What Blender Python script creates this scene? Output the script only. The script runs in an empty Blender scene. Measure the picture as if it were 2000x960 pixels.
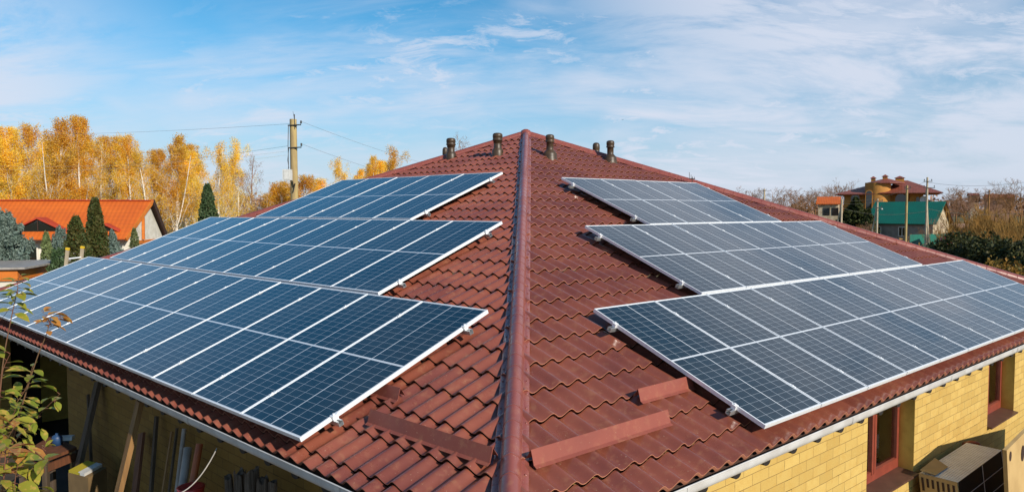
import bpy, bmesh, math, random
import numpy as np
from mathutils import Vector, Matrix
sc = bpy.context.scene
R = math.radians

# ------------------------------------------------------------------ camera, sky, sun, exposure
PITCH = 0.0498
FPX, CX, CY = 1419.5, 1054.1, 480.0
cam_d = bpy.data.cameras.new('camera')
cam = bpy.data.objects.new('camera', cam_d)
sc.collection.objects.link(cam)
sc.camera = cam
cam.location = (0, 0, 0)
cam.rotation_euler = (math.pi/2 - PITCH, 0, 0)
cam_d.sensor_width = 36.0
cam_d.lens = FPX/2000*36
cam_d.shift_x = (1000-CX)/2000
cam_d.clip_start = 0.05
cam_d.clip_end = 6000

SUN_AZ, SUN_EL = R(137), R(27)
w = bpy.data.worlds.new('World')
sc.world = w
w.use_nodes = True
def build_world():
    nt = w.node_tree; N = nt.nodes; L = nt.links
    N.clear()
    out = N.new('ShaderNodeOutputWorld'); bg = N.new('ShaderNodeBackground')
    sky = N.new('ShaderNodeTexSky'); sky.sky_type = 'NISHITA'; sky.sun_disc = False
    sky.sun_elevation = SUN_EL; sky.sun_rotation = SUN_AZ
    sky.air_density = 1.0; sky.dust_density = 0.3; sky.ozone_density = 2.5
    tc = N.new('ShaderNodeTexCoord')
    sep = N.new('ShaderNodeSeparateXYZ'); L.new(tc.outputs['Generated'], sep.inputs[0])
    def math_(op, a, b=None, clamp=False):
        m = N.new('ShaderNodeMath'); m.operation = op; m.use_clamp = clamp
        for i, v in enumerate((a, b)):
            if v is None: continue
            if isinstance(v, (int, float)): m.inputs[i].default_value = v
            else: L.new(v, m.inputs[i])
        return m.outputs[0]
    z = math_('MAXIMUM', sep.outputs[2], 0.0)
    den = math_('ADD', z, 0.28)
    px = math_('DIVIDE', sep.outputs[0], den)
    py = math_('DIVIDE', sep.outputs[1], den)
    comb = N.new('ShaderNodeCombineXYZ'); L.new(px, comb.inputs[0]); L.new(py, comb.inputs[1])
    def noise(scale, rot, stretch, detail, rough, off=(0,0,0), dist=0.0):
        mp = N.new('ShaderNodeMapping'); mp.inputs['Rotation'].default_value = (0,0,rot)
        mp.inputs['Scale'].default_value = stretch; mp.inputs['Location'].default_value = off
        L.new(comb.outputs[0], mp.inputs[0])
        n = N.new('ShaderNodeTexNoise'); n.inputs['Scale'].default_value = scale
        n.inputs['Detail'].default_value = detail; n.inputs['Roughness'].default_value = rough
        n.inputs['Distortion'].default_value = dist
        L.new(mp.outputs[0], n.inputs['Vector']); return n.outputs['Fac']
    def ramp(f, a, b):
        m = N.new('ShaderNodeMapRange'); m.interpolation_type = 'SMOOTHSTEP'
        m.inputs['From Min'].default_value = a; m.inputs['From Max'].default_value = b
        L.new(f, m.inputs['Value']); return m.outputs[0]
    big = ramp(noise(0.9, 0.5, (1, 0.8, 1), 4, 0.55, (1.3, 4.1, 0)), 0.36, 0.56)
    st = ramp(noise(2.3, R(50), (0.5, 1.7, 1), 14, 0.62, (3.1, 0.7, 0), 0.5), 0.36, 0.74)
    puff = ramp(noise(7.5, 0.3, (0.8, 1.2, 1), 14, 0.68, (7.3, 2.2, 0), 0.5), 0.44, 0.66)
    soft0 = ramp(noise(1.5, R(50), (0.6, 1.4, 1), 8, 0.6, (5.1, 1.7, 0), 0.3), 0.34, 0.68)
    c = math_('MULTIPLY', big, math_('MAXIMUM', st, math_('MULTIPLY', soft0, 0.8)))
    c2 = math_('MULTIPLY', math_('MULTIPLY', big, puff), 0.8)
    wide = math_('MULTIPLY', math_('MAXIMUM', st, math_('MULTIPLY', puff, 0.7)), 0.5)
    cl = math_('MAXIMUM', math_('MAXIMUM', c, c2), wide)
    # high cloud banks added left and right, mostly out of view, for panel reflections
    nrm = N.new('ShaderNodeVectorMath'); nrm.operation = 'NORMALIZE'; L.new(tc.outputs['Generated'], nrm.inputs[0])
    def bank(az, el, a, b):
        d = N.new('ShaderNodeVectorMath'); d.operation = 'DOT_PRODUCT'; L.new(nrm.outputs[0], d.inputs[0])
        d.inputs[1].default_value = (math.sin(R(az))*math.cos(R(el)), math.cos(R(az))*math.cos(R(el)), math.sin(R(el)))
        return ramp(d.outputs['Value'], math.cos(R(a)), math.cos(R(b)))
    soft = math_('MAXIMUM', ramp(noise(2.0, 0.9, (0.7, 1.5, 1), 12, 0.65, (2.2, 9.1, 0), 0.4), 0.36, 0.60), math_('MULTIPLY', puff, 0.8))
    bl = math_('MULTIPLY', bank(-52, 10, 30, 8), 0.97)
    br = math_('MULTIPLY', bank(30, 24, 34, 8), 0.98)
    bk = math_('MULTIPLY', math_('MAXIMUM', bl, br), math_('ADD', math_('MULTIPLY', soft, 0.78), 0.22))
    cl = math_('MAXIMUM', cl, bk)
    cl = math_('MULTIPLY', cl, ramp(sep.outputs[2], 0.62, 0.36))
    cl = math_('MULTIPLY', cl, math_('SUBTRACT', 1.0, math_('MULTIPLY', bank(-24, 32, 27, 10), 0.95)))  # clear patch added above the view to darken what the left panels reflect
    cl = math_('MINIMUM', math_('MULTIPLY', cl, 0.97), 0.9)
    # low milky veil towards the horizon
    veil = N.new('ShaderNodeMapRange'); veil.interpolation_type = 'SMOOTHSTEP'
    veil.inputs['From Min'].default_value = 0.25; veil.inputs['From Max'].default_value = -0.02
    veil.inputs['To Max'].default_value = 0.85
    L.new(sep.outputs[2], veil.inputs['Value'])
    sky_s = N.new('ShaderNodeMixRGB'); sky_s.blend_type = 'MULTIPLY'; sky_s.inputs[0].default_value = 1
    L.new(sky.outputs[0], sky_s.inputs[1]); sky_s.inputs[2].default_value = (0.34, 0.96, 1.16, 1)
    m1 = N.new('ShaderNodeMixRGB'); L.new(veil.outputs[0], m1.inputs[0]); L.new(sky_s.outputs[0], m1.inputs[1])
    m1.inputs[2].default_value = (5.5, 5.75, 7.1, 1)
    m2 = N.new('ShaderNodeMixRGB'); L.new(cl, m2.inputs[0]); L.new(m1.outputs[0], m2.inputs[1])
    m2.inputs[2].default_value = (6.6, 7.0, 8.1, 1)
    L.new(m2.outputs[0], bg.inputs[0]); bg.inputs[1].default_value = 0.1
    L.new(bg.outputs[0], out.inputs[0])
build_world()
sd = bpy.data.lights.new('sun', 'SUN'); sd.energy = 5.0; sd.angle = R(0.5); sd.color = (1.0, 0.90, 0.76)
sun = bpy.data.objects.new('sun', sd); sc.collection.objects.link(sun)
SUNV = Vector((math.sin(SUN_AZ)*math.cos(SUN_EL), math.cos(SUN_AZ)*math.cos(SUN_EL), math.sin(SUN_EL)))
sun.rotation_euler = SUNV.to_track_quat('Z', 'Y').to_euler()
sc.view_settings.view_transform = 'Standard'
sc.view_settings.look = 'None'
sc.view_settings.exposure = 0.12
sc.view_settings.gamma = 1.0

# ------------------------------------------------------------------ helpers
rnd = random.Random(7)
rs = np.random.RandomState(11)
col = sc.collection
GZ = -4.2                                    # ground level (the camera is the origin)
cp, sp = math.cos(PITCH), math.sin(PITCH)
def ray(x, y):
    a, b = (x-CX)/FPX, (y-CY)/FPX
    return Vector((a, cp - b*sp, -sp - b*cp))
def at(x, y, Y):                             # a pixel of the photograph at forward distance Y
    d = ray(x, y); return d*(Y/d.y)
def on_z(x, y, z):
    d = ray(x, y); return d*(z/d.z)
def on_plane(x, y, p0, n):
    d = ray(x, y); return d*(p0.dot(n)/d.dot(n))

def tag(o, label=None, cat=None, group=None, kind=None):
    if label: o['label'] = label
    if cat: o['category'] = cat
    if group: o['group'] = group
    if kind: o['kind'] = kind
    return o
def empty(name, loc, label, cat, group=None, rz=0.0):
    o = bpy.data.objects.new(name, None); col.objects.link(o)
    o.empty_display_size = 0.2
    o.location = loc; o.rotation_euler = (0, 0, rz)
    return tag(o, label, cat, group)
def copy_tree(o, parent=None):
    c = o.copy(); col.objects.link(c); c.parent = parent
    for ch in list(o.children): copy_tree(ch, c)
    return c

class MB:
    def __init__(self): self.v = []; self.f = []; self.s = []; self.m = []
    def add(self, vs, fs, smooth=False, mi=0):
        b = len(self.v); self.v += [tuple(p) for p in vs]
        for f in fs: self.f.append(tuple(b+i for i in f)); self.s.append(smooth); self.m.append(mi)
    def box(self, c, size, rot=None, mi=0):
        x, y, z = size[0]/2, size[1]/2, size[2]/2
        vs = [Vector((i*x, j*y, k*z)) for k in (-1,1) for j in (-1,1) for i in (-1,1)]
        if rot is not None: vs = [rot @ p for p in vs]
        c = Vector(c); vs = [p+c for p in vs]
        self.add(vs, [(0,2,3,1),(4,5,7,6),(0,1,5,4),(2,6,7,3),(0,4,6,2),(1,3,7,5)], mi=mi)
    def boxmm(self, a, b, mi=0):
        a = Vector(a); b = Vector(b); self.box((a+b)/2, (abs(b.x-a.x), abs(b.y-a.y), abs(b.z-a.z)), mi=mi)
    def beam(self, a, b, w_, t, side=None, mi=0):     # bar of section w_ x t from a to b
        a = Vector(a); b = Vector(b); d = (b-a); l = d.length; d.normalize()
        s_ = Vector(side) if side is not None else (Vector((0,0,1)) if abs(d.z) < .9 else Vector((1,0,0)))
        x = d.cross(s_); x.normalize(); y = x.cross(d)
        vs = []
        for p in (a, b):
            for i, j in ((-1,-1),(1,-1),(1,1),(-1,1)): vs.append(p + x*(i*w_/2) + y*(j*t/2))
        self.add(vs, [(3,2,1,0),(4,5,6,7),(0,1,5,4),(1,2,6,5),(2,3,7,6),(3,0,4,7)], mi=mi)
    def tube(self, pts, rad, seg=8, cap=True, mi=0):
        pts = [Vector(p) for p in pts]; n = len(pts)
        if isinstance(rad, (int, float)): rad = [rad]*n
        rings = []; px = None
        for i, p in enumerate(pts):
            d = (pts[min(i+1,n-1)] - pts[max(i-1,0)])
            if d.length < 1e-9: d = Vector((0,0,1))
            d.normalize()
            if px is None:
                px = d.cross(Vector((0.13,0.31,1)))
                if px.length < .1: px = d.cross(Vector((1,0,0)))
            px = px - d*px.dot(d); px.normalize(); py = d.cross(px)
            rings.append([p + (px*math.cos(2*math.pi*k/seg) + py*math.sin(2*math.pi*k/seg))*rad[i] for k in range(seg)])
        vs = [q for r_ in rings for q in r_]; fs = []
        for i in range(n-1):
            for k in range(seg):
                a = i*seg+k; b = i*seg+(k+1) % seg
                fs.append((a, b, b+seg, a+seg))
        self.add(vs, fs, True, mi)
        if cap and seg > 3:
            self.add(rings[0], [tuple(range(seg-1, -1, -1))], False, mi); self.add(rings[-1], [tuple(range(seg))], False, mi)
    def lathe(self, prof, c, seg=20, mi=0, smooth=True):   # prof: list of (r, z)
        c = Vector(c); vs = []; fs = []
        for r_, z in prof:
            for k in range(seg):
                a = 2*math.pi*k/seg; vs.append(c + Vector((r_*math.cos(a), r_*math.sin(a), z)))
        for i in range(len(prof)-1):
            for k in range(seg):
                a = i*seg+k; b = i*seg+(k+1) % seg; fs.append((a, b, b+seg, a+seg))
        self.add(vs, fs, smooth, mi)
    def cone_blob(self, *a): pass
    def build(self, name, mats, parent=None, loc=None, matrix=None):
        me = bpy.data.meshes.new(name); me.from_pydata(self.v, [], self.f); me.update()
        if not isinstance(mats, (list, tuple)): mats = [mats]
        for m in mats: me.materials.append(m)
        me.polygons.foreach_set('use_smooth', self.s)
        if len(mats) > 1: me.polygons.foreach_set('material_index', self.m)
        o = bpy.data.objects.new(name, me); col.objects.link(o)
        if parent is not None: o.parent = parent
        if loc is not None: o.location = loc
        if matrix is not None: o.matrix_local = matrix
        return o

def np_mesh(name, V, F, mat, parent=None, smooth=False, loc=None):
    V = np.asarray(V, dtype=np.float32); F = np.asarray(F, dtype=np.int32)
    me = bpy.data.meshes.new(name); me.vertices.add(len(V)); me.vertices.foreach_set('co', V.ravel())
    k = F.shape[1]; me.loops.add(F.size); me.loops.foreach_set('vertex_index', F.ravel())
    me.polygons.add(len(F)); me.polygons.foreach_set('loop_start', np.arange(len(F), dtype=np.int32)*k)
    me.polygons.foreach_set('loop_total', np.full(len(F), k, dtype=np.int32))
    me.polygons.foreach_set('use_smooth', np.full(len(F), smooth))
    me.update(calc_edges=True); me.materials.append(mat)
    o = bpy.data.objects.new(name, me); col.objects.link(o)
    if parent is not None: o.parent = parent
    if loc is not None: o.location = loc
    return o

def leaf_cards(P, size, up=0.0, asp=0.6, droop=None):
    """diamond leaves at points P (n,3) with per-leaf size; returns V,F"""
    n = len(P); size = np.broadcast_to(size, (n,))
    a = rs.normal(size=(n,3)); a /= np.linalg.norm(a,axis=1)[:,None]
    if droop is not None:
        a = a*(1-droop) + np.array([0,0,-1.0])*droop; a /= np.linalg.norm(a,axis=1)[:,None]
    b = rs.normal(size=(n,3)); b -= a*(a*b).sum(1)[:,None]; b /= np.linalg.norm(b,axis=1)[:,None]
    s_ = size[:,None]
    V = np.stack([P-a*s_*.5, P+b*s_*asp*.5, P+a*s_*.5, P-b*s_*asp*.5], 1).reshape(-1,3)
    F = np.arange(4*n).reshape(-1,4); return V, F

# ------------------------------------------------------------------ materials
def mat(name, color=(.5,.5,.5), rough=.6, spec=.5, metal=0.0):
    m = bpy.data.materials.new(name); m.use_nodes = True
    b = m.node_tree.nodes['Principled BSDF']
    b.inputs['Base Color'].default_value = (*color, 1); b.inputs['Roughness'].default_value = rough
    b.inputs['Specular IOR Level'].default_value = spec; b.inputs['Metallic'].default_value = metal
    return m
class NT:
    def __init__(s, m): s.m = m; s.nt = m.node_tree; s.N = s.nt.nodes; s.L = s.nt.links; s.b = s.N['Principled BSDF']; s.out = s.N['Material Output']
    def new(s, t, **k):
        n = s.N.new(t)
        for a, v in k.items(): setattr(n, a, v)
        return n
    def set(s, inp, v):
        if hasattr(v, 'is_linked') or isinstance(v, bpy.types.NodeSocket): s.L.new(v, inp)
        else: inp.default_value = v
    def m_(s, op, a, b=0.0, c=None, clamp=False):
        n = s.new('ShaderNodeMath', operation=op, use_clamp=clamp); s.set(n.inputs[0], a); s.set(n.inputs[1], b)
        if c is not None: s.set(n.inputs[2], c)
        return n.outputs[0]
    def obj(s): return s.new('ShaderNodeTexCoord').outputs['Object']
    def geo(s): return s.new('ShaderNodeNewGeometry').outputs['Position']
    def map(s, v, scale=(1,1,1), rot=(0,0,0), loc=(0,0,0)):
        n = s.new('ShaderNodeMapping'); s.L.new(v, n.inputs[0]); n.inputs['Scale'].default_value = scale
        n.inputs['Rotation'].default_value = rot; n.inputs['Location'].default_value = loc; return n.outputs[0]
    def noise(s, v, scale, detail=4, rough=.55, dist=0.0):
        n = s.new('ShaderNodeTexNoise'); s.L.new(v, n.inputs['Vector']); n.inputs['Scale'].default_value = scale
        n.inputs['Detail'].default_value = detail; n.inputs['Roughness'].default_value = rough; n.inputs['Distortion'].default_value = dist
        return n.outputs['Fac']
    def rng(s, f, a, b, c=0.0, d=1.0, smooth=True):
        n = s.new('ShaderNodeMapRange'); n.interpolation_type = 'SMOOTHSTEP' if smooth else 'LINEAR'
        s.set(n.inputs['Value'], f)
        for i, v in zip(('From Min','From Max','To Min','To Max'), (a,b,c,d)): n.inputs[i].default_value = v
        return n.outputs[0]
    def mix(s, f, a, b, mode='MIX'):
        n = s.new('ShaderNodeMixRGB', blend_type=mode); s.set(n.inputs[0], f)
        for i, v in ((1,a),(2,b)):
            if isinstance(v, tuple): n.inputs[i].default_value = (*v[:3], 1)
            else: s.L.new(v, n.inputs[i])
        return n.outputs[0]
    def bump(s, h, st=.3, dist=.01):
        n = s.new('ShaderNodeBump'); n.inputs['Strength'].default_value = st; n.inputs['Distance'].default_value = dist
        s.L.new(h, n.inputs['Height']); s.L.new(n.outputs[0], s.b.inputs['Normal'])
    def col(s, c): s.L.new(c, s.b.inputs['Base Color'])

def noisy(name, c1, c2, scale=3, rough=.7, spec=.4, bump=.0, detail=5, stretch=(1,1,1), metal=0.0, dist=.01):
    m = mat(name, c1, rough, spec, metal); n = NT(m); v = n.map(n.obj(), stretch)
    f = n.noise(v, scale, detail); n.col(n.mix(n.rng(f,.35,.65), c1, c2))
    if bump: n.bump(n.noise(v, scale*4, 6), bump, dist)
    return m

# metal roof tiles: painted brown-red sheet with dust and rain streaks
def roof_mat(name, base, dark, rough=.32):
    m = mat(name, base, rough, .5); n = NT(m); p = n.geo()
    f1 = n.noise(p, 1.3, 6, .6); f2 = n.noise(p, 14, 5, .6); f3 = n.noise(p, 70, 2, .5)
    c = n.mix(n.rng(f1,.35,.7), base, dark)
    c = n.mix(n.m_('MULTIPLY', n.rng(f2,.5,.75), .35), c, (.36,.17,.09))
    c = n.mix(n.m_('MULTIPLY', n.rng(f3,.70,.76), .5), c, (.5,.36,.24))
    n.col(c)
    n.L.new(n.rng(n.noise(p, 3.1, 6, .65), .3, .75, rough-.08, rough+.17), n.b.inputs['Roughness'])
    n.b.inputs['Coat Weight'].default_value = .55; n.b.inputs['Coat Roughness'].default_value = .12
    n.bump(n.noise(p, 9, 4), .12, .01)
    return m
M_ROOF = roof_mat('roof_metal', (.245,.071,.042), (.160,.045,.032))
M_CAP = roof_mat('cap_metal', (.255,.070,.052), (.20,.054,.044), .30)
M_CAP.node_tree.nodes['Principled BSDF'].inputs['Coat Weight'].default_value = .25
M_GUARD = roof_mat('guard_metal', (.26,.072,.050), (.21,.058,.044), .5)
M_GUARD.node_tree.nodes['Principled BSDF'].inputs['Coat Weight'].default_value = 0
M_GUARD.node_tree.nodes['Principled BSDF'].inputs['Specular IOR Level'].default_value = .3
M_EDGE = mat('tile_edge', (.42,.17,.10), .5)
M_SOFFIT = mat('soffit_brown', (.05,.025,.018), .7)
M_GUTTER = noisy('gutter_white', (.56,.55,.54), (.47,.45,.43), 5, .42, .5)
M_GUTIN = noisy('gutter_dirt', (.10,.08,.06), (.05,.04,.03), 9, .9, .1)
M_LUG = mat('lug_dark', (.012,.008,.007), .7)
M_ALU = noisy('aluminium', (.84,.86,.88), (.76,.78,.80), 30, .36, .5, metal=.15)
M_ALUR = noisy('rail_aluminium', (.62,.63,.64), (.5,.5,.5), 20, .4, .5, metal=.8)
M_VENT = noisy('vent_brown', (.040,.024,.013), (.068,.040,.018), 12, .45, .5)

def brick_mat():
    m = mat('yellow_brick', (.55,.36,.08), .8, .25); n = NT(m); o = n.obj()
    sx = n.new('ShaderNodeSeparateXYZ'); n.L.new(o, sx.inputs[0])
    cb = n.new('ShaderNodeCombineXYZ'); n.L.new(n.m_('ADD', sx.outputs[0], sx.outputs[1]), cb.inputs[0]); n.L.new(sx.outputs[2], cb.inputs[1])
    v = cb.outputs[0]
    wob = n.new('ShaderNodeTexNoise'); wob.inputs['Scale'].default_value = 3.0; n.L.new(v, wob.inputs['Vector'])
    wv = n.new('ShaderNodeVectorMath', operation='SCALE'); n.L.new(wob.outputs['Color'], wv.inputs[0]); wv.inputs['Scale'].default_value = .012
    ad = n.new('ShaderNodeVectorMath', operation='ADD'); n.L.new(v, ad.inputs[0]); n.L.new(wv.outputs[0], ad.inputs[1])
    def brick(mortar, c1, c2, cm):
        b = n.new('ShaderNodeTexBrick'); n.L.new(ad.outputs[0], b.inputs['Vector'])
        b.inputs['Scale'].default_value = 1; b.inputs['Brick Width'].default_value = .262; b.inputs['Row Height'].default_value = .1
        b.inputs['Mortar Size'].default_value = mortar; b.inputs['Mortar Smooth'].default_value = .4
        b.inputs['Color1'].default_value = (*c1,1); b.inputs['Color2'].default_value = (*c2,1); b.inputs['Mortar'].default_value = (*cm,1)
        b.offset = .5; b.inputs['Bias'].default_value = 0.0
        return b
    b = brick(.0030, (.56,.39,.12), (.45,.30,.085), (.24,.15,.055))
    f = n.noise(v, 9, 6, .6); f2 = n.noise(v, 45, 4, .6)
    c = n.mix(n.m_('MULTIPLY', n.rng(f,.4,.7), .4), b.outputs['Color'], (.46,.27,.06))
    c = n.mix(n.m_('MULTIPLY', n.rng(f2,.62,.72), .45), c, (.66,.50,.20))
    # vertical joints that lost their mortar
    g = n.noise(n.map(v, (2.1,5.3,1)), 1.9, 1, .5)
    gap = n.m_('MULTIPLY', n.rng(g,.60,.64), b.outputs['Fac'])
    c = n.mix(gap, c, (.055,.03,.012)); n.col(c)
    h = n.m_('ADD', n.m_('MULTIPLY', b.outputs['Fac'], -1.0), n.m_('MULTIPLY', f2, .35))
    n.bump(h, .6, .008)
    return m
M_BRICK = brick_mat()
M_BRICKSHADE = brick_mat()
def shade_brick_():
    n = NT(M_BRICKSHADE); l = n.b.inputs['Base Color'].links[0].from_socket; n.col(n.mix(1.0, l, (.40,.34,.24), 'MULTIPLY'))  # left wall copy: the shade under the eave is multiplied into its brick colour
shade_brick_()
M_PLASTER = noisy('yellow_plaster', (.56,.35,.075), (.48,.29,.06), 6, .8, .3, .2)
M_FRAME = noisy('red_brown_window', (.25,.052,.030), (.20,.042,.025), 8, .4, .5)
M_SILL = noisy('brown_sill', (.10,.045,.03), (.075,.035,.024), 6, .45, .5)
def glass_mat():
    m = mat('window_glass', (.012,.014,.012), .03, .8); n = NT(m)
    n.bump(n.noise(n.obj(), 2.5, 2), .05, .02)
    return m
M_GLASS = glass_mat()
def clear_glass():
    m = mat('clear_window_glass', (.02,.02,.02), .03); n = NT(m)
    tr = n.new('ShaderNodeBsdfTransparent'); tr.inputs[0].default_value = (.75,.80,.74,1); gl = n.new('ShaderNodeBsdfGlossy'); gl.inputs['Roughness'].default_value = .03
    fr = n.new('ShaderNodeFresnel'); fr.inputs[0].default_value = 1.6
    mx = n.new('ShaderNodeMixShader'); n.L.new(n.m_('ADD', fr.outputs[0], .06), mx.inputs[0]); n.L.new(tr.outputs[0], mx.inputs[1]); n.L.new(gl.outputs[0], mx.inputs[2]); n.L.new(mx.outputs[0], n.out.inputs[0])
    return m
M_CLEAR = clear_glass()
M_CURTAIN = noisy('curtain', (.72,.64,.42), (.60,.52,.32), 5, .9, .2, stretch=(8,8,.3))

W = .9272
FR = .005                                   # visible frame lip
def cell_mat():
    m = mat('solar_cells', (.01,.03,.08), .13, .55); n = NT(m); o = n.obj()
    s = n.new('ShaderNodeSeparateXYZ'); n.L.new(o, s.inputs[0])
    x0, x1 = .017, W-.01-.017
    u = n.m_('DIVIDE', n.m_('SUBTRACT', s.outputs[0], x0), (x1-x0)/6)
    y = s.outputs[1]
    up = n.m_('GREATER_THAN', y, 1.0)
    a0, a1, b0, b1 = .020, .991, 1.009, 1.980
    va = n.m_('DIVIDE', n.m_('SUBTRACT', y, a0), (a1-a0)/12); vb = n.m_('DIVIDE', n.m_('SUBTRACT', y, b0), (b1-b0)/12)
    v = n.m_('ADD', n.m_('MULTIPLY', vb, up), n.m_('MULTIPLY', va, n.m_('SUBTRACT', 1.0, up)))
    def edge(t, wd):
        f = n.m_('FRACT', t); d = n.m_('MINIMUM', f, n.m_('SUBTRACT', 1.0, f)); return n.m_('LESS_THAN', d, wd)
    eu = edge(u, .016); ev = edge(v, .020)
    # the middle lengthwise seam is wider
    mid = n.m_('LESS_THAN', n.m_('ABSOLUTE', n.m_('SUBTRACT', u, 3.0)), .034)
    out = n.m_('MAXIMUM', n.m_('GREATER_THAN', n.m_('ABSOLUTE', n.m_('SUBTRACT', u, 3.0)), 2.99), n.m_('GREATER_THAN', n.m_('ABSOLUTE', n.m_('SUBTRACT', y, 1.0)), .980))
    gap = n.m_('LESS_THAN', n.m_('ABSOLUTE', n.m_('SUBTRACT', y, 1.0)), .011)
    strong = n.m_('MAXIMUM', n.m_('MAXIMUM', mid, gap), out)
    # bus bars, five per cell
    bb = n.m_('MULTIPLY', edge(n.m_('MULTIPLY', u, 5.0), .035), .10)
    cid = n.new('ShaderNodeCombineXYZ'); n.L.new(n.m_('FLOOR', u), cid.inputs[0]); n.L.new(n.m_('FLOOR', v), cid.inputs[1])
    oi = n.new('ShaderNodeObjectInfo'); n.L.new(n.m_('ADD', n.m_('MULTIPLY', oi.outputs['Random'], 97), up), cid.inputs[2])
    wn = n.new('ShaderNodeTexWhiteNoise'); n.L.new(cid.outputs[0], wn.inputs['Vector'])
    vo = n.new('ShaderNodeTexVoronoi'); n.L.new(o, vo.inputs['Vector']); vo.inputs['Scale'].default_value = 60
    c = n.mix(wn.outputs['Value'], (.002,.011,.018), (.003,.015,.025))
    c = n.mix(n.m_('MULTIPLY', n.rng(vo.outputs['Color'], .2, .8), .5), c, (.004,.022,.036))
    c = n.mix(bb, c, (.35,.42,.5))
    c = n.mix(n.m_('MAXIMUM', n.m_('MULTIPLY', eu, .7), n.m_('MULTIPLY', ev, .5)), c, (.50,.56,.62))
    c = n.mix(strong, c, (.62,.66,.70))
    dust = n.rng(n.noise(n.geo(), 1.1, 6, .6), .3, .8, .0, .05)
    c = n.mix(dust, c, (.45,.42,.38)); n.col(c)
    n.L.new(n.rng(n.noise(n.geo(), 2.0, 5, .6), .3, .75, .05, .13), n.b.inputs['Roughness'])
    n.b.inputs['IOR'].default_value = 1.68
    n.b.inputs['Coat Weight'].default_value = .0
    return m
M_CELL = cell_mat()

def leaf_mat(name, c1, c2, c3=None, trans=.35, rough=.6, scale=.5):
    m = mat(name, c1, rough, .25); n = NT(m)
    p = n.geo(); f = n.noise(p, scale, 3, .6); g = n.noise(p, scale*9, 2, .5)
    c = n.mix(n.rng(f,.38,.62), c1, c2)
    if c3: c = n.mix(n.rng(g,.52,.62), c, c3)
    oi = n.new('ShaderNodeObjectInfo')
    hs = n.new('ShaderNodeHueSaturation'); n.L.new(c, hs.inputs['Color'])
    n.L.new(n.rng(oi.outputs['Random'],0,1,.488,.512,False), hs.inputs['Hue'])
    n.L.new(n.rng(oi.outputs['Random'],0,1,.82,1.18,False), hs.inputs['Value'])
    n.col(hs.outputs[0])
    tr = n.new('ShaderNodeBsdfTranslucent'); n.L.new(hs.outputs[0], tr.inputs[0])
    mx = n.new('ShaderNodeMixShader'); mx.inputs[0].default_value = trans
    n.L.new(n.b.outputs[0], mx.inputs[1]); n.L.new(tr.outputs[0], mx.inputs[2]); n.L.new(mx.outputs[0], n.out.inputs[0])
    return m
def birch_bark():
    m = mat('birch_bark', (.62,.58,.52), .75, .2); n = NT(m); o = n.geo()
    f = n.noise(n.map(o,(2,2,6)), 1.4, 4, .6)
    n.col(n.mix(n.rng(f,.58,.66), (.62,.57,.50), (.09,.075,.06))); return m
M_BIRCH = birch_bark()
M_BARK = noisy('bark_brown', (.16,.11,.075), (.09,.06,.045), 3, .9, .1, .3)
M_TWIG = noisy('twig_brown', (.28,.14,.05), (.18,.095,.045), 1.2, .9, .1)
M_TWIGP = noisy('twig_pinkish', (.34,.19,.12), (.26,.15,.10), .6, .9, .1)
M_WILLOW = noisy('willow_twigs', (.34,.18,.045), (.20,.12,.035), .9, .8, .2)
M_YEL = leaf_mat('leaf_yellow', (.90,.60,.065), (.86,.48,.035), (.92,.68,.14), .5)
M_ORG = leaf_mat('leaf_orange', (.86,.53,.050), (.78,.40,.035), (.90,.62,.10), .5)
M_OLV = leaf_mat('leaf_olive', (.22,.17,.035), (.32,.17,.03), (.14,.12,.03))
M_THU = leaf_mat('thuja_green', (.045,.075,.018), (.075,.085,.022), (.12,.085,.025), .15, scale=2.5)
M_FIR = leaf_mat('fir_green', (.05,.09,.035), (.075,.11,.045), (.035,.06,.025), .1, scale=2.5)
M_BLUE = leaf_mat('blue_spruce', (.16,.22,.19), (.10,.155,.13), (.27,.33,.29), .1, scale=3)
M_LIM = leaf_mat('pale_conifer', (.16,.20,.08), (.12,.16,.06), (.20,.22,.09), .15, scale=3)
M_HEDGE = leaf_mat('hedge_green', (.028,.045,.014), (.05,.06,.016), (.09,.08,.02), .12, scale=1.5)
M_SHRUB = leaf_mat('shrub_leaf', (.19,.24,.030), (.33,.31,.04), (.46,.33,.07), .35, .4, scale=5)
M_DRY = leaf_mat('dry_leaf', (.50,.22,.05), (.42,.17,.05), (.5,.32,.08), .3, .5, scale=9)
M_STEM = noisy('red_stem', (.20,.07,.045), (.14,.08,.04), 6, .6, .3)
M_WOOD = noisy('pine_wood', (.26,.14,.05), (.17,.09,.035), 2.2, .7, .3, .2, stretch=(6,6,.5))
M_WOODG = noisy('grey_wood', (.10,.07,.048), (.06,.045,.03), 2.2, .8, .2, .2, stretch=(6,6,.5))
M_WOODR = noisy('red_wood', (.15,.055,.025), (.10,.04,.02), 2.2, .7, .3, .2, stretch=(6,6,.5))
M_LOG = noisy('weathered_log', (.17,.13,.10), (.08,.06,.045), 9, .9, .1, .6, stretch=(5,5,.4), dist=.03)
M_CARD = noisy('cardboard', (.50,.34,.15), (.42,.28,.12), 3, .85, .2)
M_BLACK = mat('black_backsheet', (.006,.007,.009), .6, .2)
M_WHITE = noisy('white_plastic', (.62,.62,.60), (.52,.52,.50), 6, .5, .4)
M_PIPEG = noisy('grey_pipe', (.34,.31,.28), (.24,.22,.2), 6, .5, .4)
M_REDPL = mat('red_plastic', (.45,.03,.025), .4)
M_ORPIPE = noisy('orange_pipe', (.38,.10,.03), (.3,.08,.03), 6, .5, .4)
M_POLE = noisy('pole_concrete', (.44,.33,.14), (.30,.22,.11), 1.6, .85, .2, .3, stretch=(3,3,.6))
M_POLEW = noisy('pole_pale', (.50,.42,.30), (.38,.31,.22), 1.6, .85, .2, stretch=(3,3,.6))
M_DARK = mat('dark_metal', (.03,.028,.025), .5, .5)
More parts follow.
